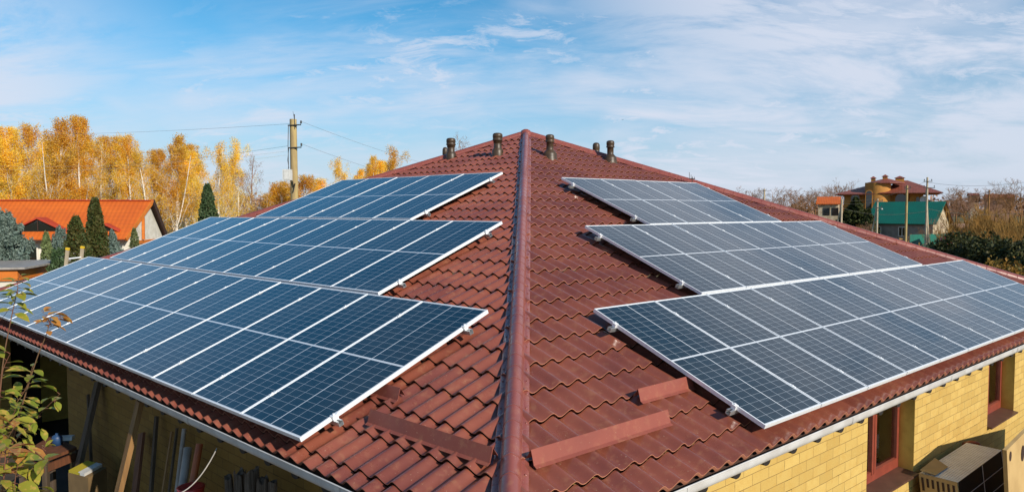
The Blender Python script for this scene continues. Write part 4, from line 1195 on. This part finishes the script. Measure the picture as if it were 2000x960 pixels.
def small_house(px0, px1, yr, ye, D, rm, wm, name, label, base=None, dep=6, windows=True, rz=-R(24)):
    a_, b_ = at(px0, yr, D), at(px1, yr, D); root = empty(name, (a_.x, a_.y, GZ), label, 'house', None, rz)
    Ln = (b_.x-a_.x)*.9; h = a_.z-GZ; ze = at(px0, ye, D-dep/2).z-GZ
    slope_sheet(root, 'roof', (-.3,-dep/2,ze), (Ln+.3,-dep/2,ze), (Ln+.3,0,h), (-.3,0,h), .12, rm)
    slope_sheet(root, 'roof', (Ln+.3,dep/2,ze), (-.3,dep/2,ze), (-.3,0,h), (Ln+.3,0,h), .12, rm)
    mb = MB(); y0, y1 = -dep/2+.4, dep/2-.4
    vs = [(0,y0,0),(Ln,y0,0),(Ln,y1,0),(0,y1,0),(0,y0,ze),(Ln,y0,ze),(Ln,y1,ze),(0,y1,ze),(0,0,h-.15),(Ln,0,h-.15)]
    mb.add(vs, [(0,1,5,4),(1,2,6,9,5),(2,3,7,6),(3,0,4,8,7)]); mb.build('wall', wm, root)
    if windows:
        for t in (.25, .68):
            x = Ln*t; mb = MB(); mb.boxmm((x,y0-.06,ze-1.8), (x+1,y0-.01,ze-.6)); mb.build('window', M_GLASS, root)
small_house(1600, 1640, 384, 398, 118, M_OROOF, M_STONE, 'orange_roofed_cottage', 'small cottage with orange roof left of the dark fir and the villa')
small_house(1893, 1908, 377, 381, 190, M_VROOF, M_STONE, 'distant_house', 'tiny pale house on the horizon above the willow bushes')
small_house(1925, 1975, 379, 386, 210, M_VROOF, M_TWIGP, 'distant_house', 'distant low house with reddish roof on the horizon at the right edge')
small_house(1866, 1900, 436, 443, 70, M_TWIGP, M_GREYW, 'garden_hut', 'low hut with pinkish roof behind the willow bushes')
small_house(1880, 1900, 476, 481, 44, M_WWALL, M_GREYW, 'garden_hut', 'little white roofed hut left of the evergreen hedge')

# dark fir in front of the villa
conifer('dark_fir', 'broad dark fir between the small orange cottage and the villa tower', 1672, 388, 98, 7.4, 'spruce', M_HEDGE, n=30000, tex=.42)
conifer('dark_fir', 'lower dark fir at the right foot of the broad one by the forked pole', 1696, 410, 94, 3.6, 'spruce', M_HEDGE, n=7000, tex=.36)

# evergreen hedge
def hedge(p0, p1, w_, h, label, n, lm, name='hedge', tex=.16, cat='hedge'):
    root = empty(name, (p0.x, p0.y, GZ), label, cat); o = Vector((p0.x,p0.y,GZ)); d = Vector((p1.x,p1.y,GZ))-o
    L_ = d.length; d.normalize(); s_ = Vector((-d.y, d.x, 0)); br = []; P = []
    r_ = random.Random(int(L_*10)); mb = MB()
    for k in range(int(L_*1.5)+2):
        c_ = d*(r_.random()*L_); 
        for j in range(3): mb.tube([c_, c_+Vector((r_.gauss(0,.25), r_.gauss(0,.25), h*.75))], [.035,.012], 4, cap=False)
    mb.build('stems', M_BARK, root)
    t = rs.rand(n)*L_; z = rs.rand(n)**.7; a = (rs.rand(n)-.5)*w_
    top = h*(1+.07*np.sin(t*1.9)+.06*np.sin(t*4.7+1)+.05*np.sin(t*11))
    bul = 1+.22*np.sin(t*3.1+z*5)+.12*np.sin(t*8.3-z*7)
    edge = np.where(rs.rand(n) < .75, np.sign(a)*w_/2*bul*(1-.35*rs.rand(n)**2), a)
    zz = z*top*(1-.1*rs.rand(n)); edge = edge*np.minimum(1, (1.04-z)*5)
    P = np.outer(t, d) + np.outer(edge, s_); P[:,2] = zz
    V, F = leaf_cards(P, rs.uniform(.6,1.4,n)*tex, asp=.6); np_mesh('foliage', V, F, lm, root)
    return root
hedge(at(1862,468,40), at(2060,480,30), 2.2, at(1900,466,37).z-GZ, 'dense dark evergreen hedge at the right edge beyond the roof', 26000, M_HEDGE)
hedge(at(1826,480,52), at(1872,492,42), 1.6, at(1845,482,48).z-GZ, 'low ragged green hedge left of the tall dark one', 7000, M_FIR, tex=.2)
hedge(at(1935,516,27), at(2030,522,24), 1.0, at(1960,516,26).z-GZ, 'low yellowing bush in front of the dark hedge at the right edge', 3500, M_OLV, name='yellowing_bush', tex=.14, cat='bush')

# bare twiggy shrubs and trees
def twig_proto(seed, H, kind, m):
    r_ = random.Random(seed); root = empty('bare_tree', (0,0,0), 'x', 'tree'); out = []
    if kind == 'willow':
        for k in range(26):
            a = r_.uniform(0, 2*math.pi); tilt = r_.uniform(.05,.75)
            grow(Vector((r_.gauss(0,.3), r_.gauss(0,.3), 0)), Vector((math.cos(a)*tilt, math.sin(a)*tilt, 1)), H*r_.uniform(.45,.78), .024, 2, r_, .30, .20, (6,9), 6, out, .2, .07, (.35,.6), .15)
    else:
        grow(Vector((0,0,0)), Vector((0,0,1)), H*.45, .14, 0, r_, .4, .2, (0,0), 4, out, .6, .04)
        top = out[0][0][-1]
        for k in range(9):
            a = r_.uniform(0, 2*math.pi); tl = r_.uniform(.2,.9); s_ = out[0][0][r_.randint(2,4)]
            grow(s_, Vector((math.cos(a)*tl, math.sin(a)*tl, 1)), H*r_.uniform(.35,.55), .06, 3, r_, .42, .15, (3,5), 5, out, .25, .12, (.45,.7), .25)
    mb = MB(); br = MB()
    for i, (p, rd, dep) in enumerate(out):
        big = (i == 0 and kind != 'willow')
        (mb if (big or dep >= 2) else br).tube(p, [max(x, .011) for x in rd], 6 if big else 3, cap=False)
    mb.build('trunk', m, root); br.build('twigs', m, root)
    return root
wp = [twig_proto(s_, 6.0, 'willow', M_WILLOW) for s_ in (31, 37)]
bp = [twig_proto(s_, 10.0, 'tree', m) for s_, m in ((41, M_TWIG), (43, M_TWIGP), (47, M_TWIG))]
usedt = set()
def placet(src, px, ytop, Y, label, group, H, wd=1.0, rz=0., name='bare_tree', cat='tree'):
    top = at(px, ytop, Y); s_ = (top.z-GZ)/H
    if src.name in usedt: o = copy_tree(src)
    else: o = src; 
    usedt.add(src.name)
    o.name = name; usedt.add(o.name) if o is src else None
    o.location = (top.x, top.y, GZ); o.scale = (s_*wd, s_*wd, s_); o.rotation_euler = (0,0,rz)
    return tag(o, label, cat, group)
GW = 'golden brown willow bushes at the right'
for i, (px, yt, Y, wd, lb) in enumerate(((1868,418,60,1.0,'low golden willow bush beside the pale gable of the green roofed house'),
        (1893,396,52,1.05,'golden willow bush leftmost of the tall ones above the hedge'),
        (1925,384,50,1.1,'tallest golden willow bush above the middle of the hedge'),
        (1958,392,48,1.05,'golden willow bush between the tallest one and the right edge'),
        (1990,388,46,1.1,'golden willow bush cut by the right edge of the picture'),
        (1845,432,56,.9,'thin willow bush in front of the pale gable'),
        (1975,412,40,1.1,'nearest low willow bush right behind the dark hedge'))):
    placet(wp[i % 2], px, yt+4, Y, lb, GW, 6.0, wd*1.2, i*1.3, 'willow_bush', 'bush')
GT = 'bare trees on the horizon'
data = [(1440,362,170,1.2,1,'pinkish bare tree just above the roof hip, left of the T shaped pole'),(1462,378,160,1.5,0,'low brown tree between the pinkish tree and the T shaped pole'),
        (1482,380,190,1.7,1,'low bare tree directly behind the T shaped pole'),(1515,368,170,1.5,0,'brown bare tree just right of the T shaped pole'),
        (1540,374,185,1.6,2,'second brown bare tree right of the T shaped pole'),(1556,366,150,1.3,1,'bare tree with a fine rounded top midway between pole and cottage'),
        (1578,376,165,1.6,2,'dense brown bare tree left of the small orange cottage'),(1592,370,190,1.3,0,'bare tree just behind the left end of the small orange cottage'),
        (1618,364,200,1.2,1,'grey bare tree top rising behind the small orange cottage'),(1640,358,210,1.1,2,'tall bare tree top left of the villa wing roof'),
        (1655,362,215,1.1,0,'bare tree top just above the villa wing roof'),(1530,392,120,1.3,1,'nearer pinkish bush by the roof hip in front of the horizon trees'),
        (1570,396,105,1.2,0,'nearer brown bush by the roof hip left of the orange cottage'),(1500,392,130,1.3,2,'nearer brown shrub at the foot of the T shaped pole'),
        (1690,432,84,1.3,1,'pale brown shrub at the foot of the dark fir'),(1670,440,76,1.2,0,'brown shrub by the roof hip beside the slanted strut'),
        (1850,376,180,1.5,1,'reddish bare tree just right of the villa roof'),(1868,372,190,1.5,2,'brown bare tree second to the right of the villa'),
        (1886,368,175,1.5,0,'bare tree left of the tiny pale house'),(1902,383,150,1.9,1,'low reddish tree right in front of the tiny pale house'),(1912,364,170,1.3,1,'reddish tree behind the faint distant pole'),
        (1945,366,180,1.5,0,'bare tree right of the faint distant pole'),(1975,372,170,1.5,2,'brown tree behind the right willow bushes'),
        (1997,350,110,1.1,0,'tallest bare tree at the right edge of the picture'),(1835,420,86,.8,1,'thin tree overhanging the right end of the green roof'),
        (1800,446,78,.9,2,'small brown shrub in front of the green fence'),(1735,462,70,1.2,0,'brown shrub below the grey wall of the green roofed house')]
for i, (px, yt, Y, wd, k, lb) in enumerate(data):
    placet(bp[k], px, yt, Y, lb, GT, 10.0, wd*1.25, i*.9)
# far wood that reads as one band
def far_wood():
    n = 60000; x = rs.uniform(-700, 900, n); y = 420+rs.rand(n)*60
    top = 9+2.2*np.sin(x*.03)+1.6*np.sin(x*.11+2)+1.2*np.sin(x*.31)
    z = rs.rand(n)**.8*top*(.8+.3*rs.rand(n)); P = np.stack([x, y, GZ+z], 1)
    V, F = leaf_cards(P, rs.uniform(1.2,2.8,n), asp=.5)
    o = np_mesh('distant_wood', V, F, M_TWIGP); tag(o, 'thin band of brownish woodland along the horizon', 'woodland', None, 'stuff')
far_wood()
def scrub():
    n = 90000; x = rs.uniform(8, 150, n); y = rs.uniform(50, 210, n); keep = (x/y > .22) & (x/y < .80); x = x[keep]; y = y[keep]; m_ = len(x)
    cl = .5+.5*np.sin(x*.35+3*np.sin(y*.09))*np.cos(y*.23+2*np.sin(x*.11)); h = .3+1.7*cl**2
    z = rs.rand(m_)**1.3*h; V, F = leaf_cards(np.stack([x,y,GZ+z],1), rs.uniform(.25,.6,m_), asp=.35, droop=.0)
    o = np_mesh('dry_scrub', V, F, M_WILLOW); tag(o, 'dry brown scrub and weeds covering the gardens on the right', 'scrub', None, 'stuff')
scrub()
# small red bin seen over the hip
p = at(1847, 470, 47); root = empty('water_butt', (p.x, p.y, GZ), 'small red barrel beside the ragged green hedge', 'barrel')
h = p.z-GZ+.2; mb = MB(); mb.lathe([(.3,0),(.34,h*.5),(.3,h),(.26,h+.02),(.001,h+.02)], (0,0,0), 16); mb.build('barrel', M_REDPL, root); mb = MB(); mb.lathe([(.32,h*.72),(.345,h*.74),(.32,h*.76)], (0,0,0), 16); mb.build('hoop', M_DARK, root)
# bird
p = at(1216, 234, 60); mb = MB(); mb.add([(-.12,0,.02),(.0,0,-.015),(.12,0,.03),(0,.02,.02),(.04,-.01,-.005),(-.04,-.01,-.005)], [(0,5,3),(5,1,4,3),(4,2,3)])
tag(mb.build('bird', M_DARK, None, p), 'tiny dark bird flying in the sky right of the roof top', 'bird')

# ------------------------------------------------------------------ things under the left eave
def PL(x, y, d):                             # point on the vertical plane d metres inside the left eave line
    p0 = A - SL*EVL + IL*d; return on_plane(x, y, p0, IL)
def plank(name, label, x0, y0, x1, y1, d0, d1, w_, t, m, group='planks and poles leaning by the left wall', round_=False, cat='plank', extend=.0):
    a_, b_ = PL(x0,y0,d0), PL(x1,y1,d1)
    dn = (b_-a_).normalized(); k = (GZ+.07-b_.z)/dn.z if dn.z < -.1 else 0; b_ = b_ + dn*k
    mb = MB(); o = b_.copy()
    if round_: mb.tube([Vector((0,0,0)), (a_-o)*.5, a_-o], w_/2, 12)
    else: mb.beam(Vector((0,0,0)), a_-o, w_, t, side=IL)
    return tag(mb.build(name, m, None, o), label, cat, group)
plank('timber_plank', 'warm brown timber prop leaning under the gutter, nearest to the wall bay', 274, 783, 232, 960, .12, -.10, .10, .05, M_WOOD)
plank('timber_board', 'reddish brown board leaning right of the warm brown prop', 277, 845, 264, 960, .46, .30, .17, .03, M_WOODR)
plank('timber_plank', 'dark narrow plank behind the reddish board', 306, 812, 295, 960, .48, .35, .06, .03, M_WOODG)
plank('timber_lath', 'thin light brown lath left of the dark laths', 336, 842, 318, 960, .46, .30, .035, .02, M_WOOD)
plank('timber_lath', 'thin dark lath just right of the light brown lath', 346, 835, 330, 960, .46, .30, .035, .02, M_WOODG)
plank('metal_pipe', 'tall grey pipe leaning behind the white tube', 360, 836, 345, 960, .46, .33, .045, 0, M_PIPEG, round_=True, cat='pipe')
plank('plastic_tube', 'pale grey white plastic tube leaning left of the orange pole', 367, 874, 355, 960, .40, .25, .085, 0, M_PIPEG, round_=True, cat='pipe')
plank('wooden_pole', 'orange brown round pole leaning on the wall right of the white tube', 390, 866, 373, 960, .40, .25, .07, 0, M_ORPIPE, round_=True, cat='pole')
plank('timber_plank', 'big grey plank leaning far left in the dark bay', 192, 745, 156, 900, .50, .2, .16, .05, M_WOODG)
plank('timber_plank', 'thin dark stick standing beside the big grey plank', 172, 770, 178, 900, .50, .4, .05, .03, M_WOODG)
p = PL(373, 955, .2); mb = MB(); mb.lathe([(.001,-.09),(.11,-.09),(.12,.0),(.13,.03),(.11,.035),(.001,.0)], (0,0,0), 16)
bk = tag(mb.build('red_bucket', M_REDPL, None, p), 'red plastic bucket at the foot of the orange brown pole', 'bucket')
a_, b_ = PL(424, 874, -.02), PL(352, 962, -.35); mb = MB(); q = [(a_.lerp(b_, t/10) + Vector((0,0,-.06*4*(t/10)*(1-t/10)))) - a_ for t in range(11)]; mb.tube(q, .0055, 6)
tag(mb.build('pale_rope', M_PIPEG, None, a_), 'pale cable hanging slantwise from the left gutter', 'cable')
# bundle of upright logs
for i, (x0, y0, dd, rr_, tl) in enumerate(((461,934,.30,.040,'outermost left'),(476,922,.28,.055,'tall second from the left'),(491,920,.24,.060,'tallest middle'),(505,936,.20,.055,'short right'),(516,944,.22,.045,'outermost right'))):
    a_ = PL(x0, y0, dd); mb = MB(); hh = a_.z-GZ; n = 14; rows = []
    r_ = random.Random(i)
    lob = [1+r_.uniform(-.25,.25) for _ in range(n)]
    vs = []
    for z in (0, hh*.5, hh*.8, hh):
        for k in range(n):
            an = 2*math.pi*k/n; q_ = rr_*lob[k]*(1 if z < hh else .85); vs.append((q_*math.cos(an)+z*.02*(i-2), q_*math.sin(an), z+(r_.uniform(-.03,.04) if z == hh else 0)))
    mb.add(vs, [(j*n+k, j*n+(k+1) % n, (j+1)*n+(k+1) % n, (j+1)*n+k) for j in range(3) for k in range(n)] + [tuple(range(3*n, 4*n))], False)
    tag(mb.build('wooden_log', M_LOG, None, Vector((a_.x, a_.y, GZ))), '%s rough log in the upright bundle by the left wall' % tl, 'log', 'upright logs by the left wall')
# workbench, box and clutter in the dark bay
def bench():
    c_ = [PL(50, 868, -.1), PL(132, 858, .3), PL(120, 838, .75), PL(44, 842, .5)]
    z = -3.15
    c_ = [on_z(40, 885, z), on_z(88, 896, z), on_z(150, 872, z), on_z(100, 850, z)]
    o = Vector((c_[0].x, c_[0].y, GZ)); root = empty('workbench', o, 'old dark wooden workbench in the shade under the left eave', 'workbench')
    mb = MB(); up = Vector((0,0,.04)); vs = [p-o for p in c_]; mb.add(vs+[p-up for p in vs], [(0,1,2,3),(7,6,5,4)]+[(i,i+4,(i+1)%4+4,(i+1)%4) for i in range(4)]); mb.build('bench_top', M_WOODR, root)
    for p in vs:
        mb = MB(); q_ = p*.94 + (vs[0]+vs[2])*.03; mb.beam(Vector((q_.x,q_.y,0)), Vector((q_.x,q_.y,p.z-.04)), .06, .06); mb.build('leg', M_WOODG, root)
    for i, j in ((0,1),(1,2)):
        mb = MB(); mb.beam(vs[i]-Vector((0,0,.12)), vs[j]-Vector((0,0,.12)), .03, .10); mb.build('apron', M_WOODR, root)
        mb = MB(); mb.beam(Vector((vs[i].x,vs[i].y,.35)), Vector((vs[j].x,vs[j].y,.35)), .04, .05); mb.build('stretcher', M_WOODG, root)
    # things on the bench
    q = on_z(122, 848+12, z); mb = MB(); mb.beam(Vector((-.12,0,.03)), Vector((.12,.05,.03)), .10, .05); ob = mb.build('white_packet', M_WHITE, None, q); tag(ob, 'small white packet on the workbench', 'packet')
    q = on_z(112, 868, z); mb = MB(); mb.lathe([(.001,0),(.06,0),(.065,.1),(.05,.13),(.02,.14),(.02,.16),(.001,.16)], (0,0,0), 14); tag(mb.build('blue_can', mat('blue_paint', (.015,.05,.13), .5), None, q), 'small blue can on the workbench', 'can')
bench()
M_CARDD = noisy('shaded_cardboard', (.22,.145,.065), (.16,.105,.05), 3, .85, .2)  # darker cardboard copy, shade under the left eave put into its colour
def carton():
    z = -3.22
    a_, b_, c_ = on_z(133, 922, z), on_z(172, 932, z), on_z(208, 912, z); d_ = a_+c_-b_
    o = Vector((a_.x, a_.y, GZ+.06)); root = empty('cardboard_box', o, 'brown cardboard box stack with papers on top under the left eave', 'cardboard box'); h = z-GZ-.06
    vs = [p-o for p in (a_,b_,c_,d_)]; mb = MB(); mb.add(vs+[Vector((p.x,p.y,h*.5)) for p in vs], [(0,1,2,3)]+[(i,i+4,(i+1)%4+4,(i+1)%4) for i in range(4)]+[(7,6,5,4)]); mb.build('upper_carton', M_CARDD, root)
    cen = (vs[0]+vs[2])/2; vl = [Vector((cen.x+(p.x-cen.x)*1.06, cen.y+(p.y-cen.y)*1.06, h*.495)) for p in vs]
    mb = MB(); mb.add(vl+[Vector((p.x,p.y,0)) for p in vl], [(0,1,2,3)]+[(i,i+4,(i+1)%4+4,(i+1)%4) for i in range(4)]); mb.build('lower_carton', M_CARDD, root)
    e1 = (b_-a_).normalized(); e2 = (c_-b_).normalized(); bs = on_z(172, 918, z)
    for i, (nm, m, s1, s2, t, lb, off) in enumerate((('book', mat('yellow_cover', (.45,.36,.03), .5), .22, .34, .03, 'yellow green book lying on the cardboard box', -.13), ('newspaper', M_WHITE, .12, .34, .035, 'folded white newspaper on the cardboard box beside the book', .10))):
        cc = (a_+c_)/2 + e1*off*.6 + e2*.0; mb = MB(); q = [-e1*s1/2-e2*s2/2, e1*s1/2-e2*s2/2, e1*s1/2+e2*s2/2, -e1*s1/2+e2*s2/2]; up = Vector((0,0,t))
        mb.add([p+up for p in q]+q, [(0,1,2,3)]+[(k,k+4,(k+1)%4+4,(k+1)%4) for k in range(4)]+[(7,6,5,4)]); tag(mb.build(nm, m, None, cc+Vector((0,0,.002))), lb, nm)
carton()

# ------------------------------------------------------------------ crate with panels beside the right wall
def crate():
    z = -3.02
    tl, fr_, br_ = on_z(1796, 922, z), on_z(1871, 941, z), on_z(1957, 878, z); bl = tl+br_-fr_
    o = Vector((fr_.x, fr_.y, GZ+.06)); root = empty('panel_crate', o, 'cardboard crate of stacked spare solar panels with ribbed grey top by the right wall', 'crate')
    H_ = z-o.z
    e1 = (fr_-tl); e2 = (br_-fr_)                    # e1: along slotted side, e2: along black face
    tilt = Vector((.05,-.05,0))
    T_ = [tl-o, fr_-o, br_-o, bl-o]
    Bm = [Vector((p.x, p.y, 0))+Vector((.10,-.10,0)) for p in T_]
    # slotted carton side
    mb = MB(); a_, b_ = T_[0], T_[1]; n1 = e1.cross(Vector((0,0,1))).normalized(); out = -e2.normalized()
    mb.add([a_+out*.03, b_+out*.03, Bm[1]+out*.03, Bm[0]+out*.03, a_, b_, Bm[1], Bm[0]], [(0,3,2,1),(0,1,5,4),(1,2,6,5),(0,4,7,3)]); cs = mb.build('carton_side', M_CARD, root)
    mb = MB()
    for k in range(7):
        t = .06+k*.135; sw = e1.length*.062; hh = .10 if k % 3 else .15; p = a_.lerp(b_, t)+out*.034; d_ = e1.normalized(); dn = (Bm[0]-T_[0]).normalized()
        mb2 = MB(); mb2.add([p+dn*.035, p+d_*sw+dn*.035, p+d_*sw+dn*(.035+hh), p+dn*(.035+hh)], [(0,3,2,1)]); mb2.build('slot', M_DKW, cs)
    # ribbed top: edges of the panels
    nrib = 14; mbt = MB()
    for k in range(nrib):
        t0, t1 = (k+.08)/nrib, (k+.92)/nrib
        a0, a1 = T_[0].lerp(T_[1], t0), T_[0].lerp(T_[1], t1); b0_, b1_ = T_[3].lerp(T_[2], t0), T_[3].lerp(T_[2], t1); dn = Vector((0,0,-.05))
        mbt.add([a0, a1, b1_, b0_, a0+dn, a1+dn, b1_+dn, b0_+dn], [(0,1,2,3),(0,4,5,1),(1,5,6,2),(2,6,7,3),(3,7,4,0)])
    mbt.add([p+Vector((0,0,-.03)) for p in T_], [(0,1,2,3)]); mbt.build('panel_edges', noisy('edge_alu', (.78,.75,.70), (.68,.65,.60), 8, .5, .4), root)
    mb = MB(); f_ = T_[0]; mb.add([T_[0]+Vector((0,0,.03)), T_[0].lerp(T_[1],.42)+Vector((0,0,.015)), T_[0].lerp(T_[1],.42)+(T_[3]-T_[0])*.26+Vector((0,0,.012)), T_[3]*.30+T_[0]*.70+Vector((0,0,.06))], [(0,1,2,3)]); mb.build('carton_flap', M_CARD, root)
    # black front face with white lines
    o2 = e1.normalized()*.005
    mb = MB(); q = [T_[1]+o2, T_[2]+o2, Bm[2]+o2, Bm[1]+o2]; mb.add(q+[T_[1],T_[2],Bm[2],Bm[1]], [(0,3,2,1),(0,1,5,4),(1,2,6,5)]); bf = mb.build('panel_face', M_BLACK, root)
    mw = mat('grid_line', (.55,.56,.56), .5)
    def P_(s, t): return (q[0].lerp(q[1], s)).lerp(q[3].lerp(q[2], s), t) + o2*.8
    for s in (.5, .97):
        mb = MB(); mb.beam(P_(s,.0), P_(s,1), .004, .016, side=e2.normalized()); mb.build('grid_line', mw, bf)
    for t in (.17,.34,.51,.68,.85):
        mb = MB(); mb.beam(P_(.0,t), P_(.97,t), .004, .008, side=Vector((0,0,1))); mb.build('grid_line', mw, bf)
    mb = MB(); mb.add([T_[3], T_[2], Bm[2], Bm[3]], [(0,1,2,3)]); mb.add([T_[3], T_[0], Bm[0], Bm[3]], [(3,2,1,0)]); mb.build('carton_back', M_CARD, root)
crate()
def carton_right():
    # large open carton standing right of the crate, cut by the frame
    z = -2.75
    a_ = on_plane(1961, 880, oR-IR*1.0, IR); 
    P0, P1, P2, P3 = (on_plane(x, y, oR-IR*.95+Vector((0,0,0)), IR) for x, y in ((1962, 878), (2012, 828), (2120, 800), (2120, 1010)))
    p4 = on_plane(1990, 960, oR-IR*1.1, IR)
    o = Vector((P0.x, P0.y, GZ+.06)); root = empty('cardboard_box', o, 'large pale cardboard carton standing at the lower right edge beside the crate', 'cardboard box')
    th = (-IR)*.02
    q = [P0-o, P1-o, P2-o, Vector(((P2-o).x, (P2-o).y, 0)), Vector(((P0-o).x+.25, (P0-o).y+.2, 0))]
    mb = MB(); n = len(q); mb.add([p+th for p in q]+[p-th for p in q], [tuple(range(n-1,-1,-1)), tuple(range(n,2*n))]+[(i,(i+1)%n,(i+1)%n+n,i+n) for i in range(n)]); f = mb.build('carton_panel', M_CARD, root)
    for x, y, w_, h_ in ((1974,890,5,12),(1998,884,8,20)):
        c0 = on_plane(x, y, oR-IR*.975, IR)-o; mb = MB(); ring = [c0 + ER*(math.cos(t)*w_*.0052)*1.4 + Vector((0,0,math.sin(t)*h_*.0045)) - IR*.0 for t in [2*math.pi*k/12 for k in range(12)]]
        mb.add(ring, [tuple(range(12))]); mb.build('hand_hole', M_DKW, f)
    q2 = [q[0], q[0]+IR*.9, Vector((q[4].x, q[4].y, 0))+IR*.9, q[4]]
carton_right()
# rusty bracket on the wall above the crate
p = on_plane(1880, 868, oR, IR); mb = MB(); mb.tube([IR*.02, -IR*.10+Vector((0,0,.06)), -IR*.16+ER*.05+Vector((0,0,.05)), -IR*.17+ER*.12], .022, 8)
tag(mb.build('wall_pipe', M_ORPIPE, None, p), 'short rusty pipe sticking out of the wall above the crate', 'pipe')

# ------------------------------------------------------------------ shrub in the lower left corner
def shrub():
    root = empty('garden_shrub', (-2.6, 3.0, GZ), 'leafy shrub with reddish stems and yellowing leaves at the lower left corner', 'shrub'); o = Vector((-2.6, 3.0, GZ))
    mb = MB(); green = []; dry = []
    r_ = random.Random(5)
    def leaf(L, p, d, s):
        """folded, bent leaf of 8 faces"""
        d = d.normalized(); side = d.cross(Vector((r_.gauss(0,.3), r_.gauss(0,.3), 1))).normalized(); up = side.cross(d).normalized()
        b = len(L[0]); wd = s*.24; prof = [0, .75, 1, .72, 0]
        cv = r_.uniform(.1,.35)
        for i in range(5):
            t = i/4; c_ = p + d*(s*t) - up*(cv*s*t*t); w_ = wd*prof[i]
            L[0].extend([tuple(c_ - side*w_ + up*w_*.35), tuple(c_), tuple(c_ + side*w_ + up*w_*.35)])
        for i in range(4):
            a = b+i*3; L[1].extend([(a,a+1,a+4,a+3),(a+1,a+2,a+5,a+4)])
    G = ([],[]); D = ([],[])
    def branch(pix, Y, r0, leaves, size, L, spread=.8, tipL=None):
        pts = [at(x, y, Yk)-o for (x, y), Yk in zip(pix, Y if isinstance(Y, (list,tuple)) else [Y]*len(pix))]
        # smooth
        q = []
        for i in range(len(pts)-1):
            for t in (0,.33,.66): q.append(pts[i].lerp(pts[i+1], t))
        q.append(pts[-1]); q = [q[0]] + [(q[i-1]+q[i]*2+q[i+1])/4 for i in range(1,len(q)-1)] + [q[-1]]
        mb.tube(q, [r0*.5*(1-.75*i/(len(q)-1)) for i in range(len(q))], 6)
        for k in range(leaves):
            f = (.12+.88*(k+r_.random())/leaves)*(len(q)-1); i = min(int(f), len(q)-2); p = q[i].lerp(q[i+1], f-i); ax = (q[i+1]-q[i]).normalized()
            rv = Vector((r_.gauss(0,1), r_.gauss(0,1), r_.gauss(0,1))); sd_ = (rv-ax*rv.dot(ax)).normalized()
            d = (ax*(1-spread)+sd_*spread+Vector((0,0,-.15))); LL = tipL if (tipL is not None and f > len(q)*.8) else L
            p2 = p + d.normalized()*size*.2; mb.tube([p, p2], .0014, 3, cap=False)
            leaf(LL, p2, d, size*r_.uniform(.65,1.2))
        return q
    base = (20, 1600)
    def full(pix, Y, *a, **k):          # bring the stem down to the ground
        return branch(pix, Y, *a, **k)
    full([(10,1500),(-30,1100),(-10,900),(0,760),(8,690),(22,620),(33,570)], 3.0, .010, 4, .05, G)
    branch([(22,620),(30,585),(36,560)], 3.0, .004, 16, .062, G)
    branch([(34,575),(35,550),(38,535)], 3.0, .003, 7, .055, G, tipL=D)
    branch([(-15,640),(10,615),(28,585)], 3.0, .003, 1, .05, G)
    full([(40,1500),(-10,1150),(0,960),(25,860),(52,760),(75,690),(92,650),(98,625)], 2.9, .009, 3, .05, G)
    branch([(92,650),(97,630),(100,612)], 2.9, .003, 12, .055, D)
    branch([(97,630),(88,615),(80,606)], 2.9, .002, 5, .045, D); branch([(97,632),(108,622),(118,614)], 2.9, .002, 6, .045, D)
    branch([(20,860),(40,800),(56,745),(64,712)], 2.9, .005, 15, .075, G)
    branch([(-5,860),(20,800),(45,770),(60,735)], 2.85, .005, 16, .07, G)
    branch([(10,880),(50,838),(90,795),(118,768)], 2.9, .005, 17, .065, G)
    branch([(30,850),(55,828),(80,812)], 2.9, .003, 8, .06, G)
    branch([(-20,820),(0,770),(5,720),(20,690)], 2.7, .006, 10, .075, G)
    branch([(-20,900),(0,850),(20,825),(30,800)], 2.7, .006, 14, .075, G)
    branch([(-30,960),(-5,900),(12,860),(30,830)], 2.6, .006, 14, .075, G, tipL=D)
    full([(60,1500),(10,1150),(10,1000),(32,930),(42,880),(48,866)], 2.5, .007, 17, .085, G, tipL=D)
    branch([(0,1040),(5,960),(10,900),(12,870)], 2.4, .006, 18, .085, G, tipL=D)
    branch([(40,1100),(30,1000),(28,945),(35,905)], 2.4, .005, 14, .085, G)
    branch([(-20,1000),(-10,930),(5,880)], 2.4, .006, 12, .085, D)
    branch([(35,960),(60,915),(80,900),(100,890)], 2.45, .003, 7, .075, G)
    branch([(20,990),(50,960),(70,950)], 2.4, .003, 8, .08, G)
    branch([(90,880),(80,872),(95,862)], 2.9, .002, 4, .05, G)
    mb.build('stems', M_STEM, root)
    np_mesh('green_leaves', G[0], G[1], M_SHRUB, root, True); np_mesh('dry_leaves', D[0], D[1], M_DRY, root, True)
shrub()
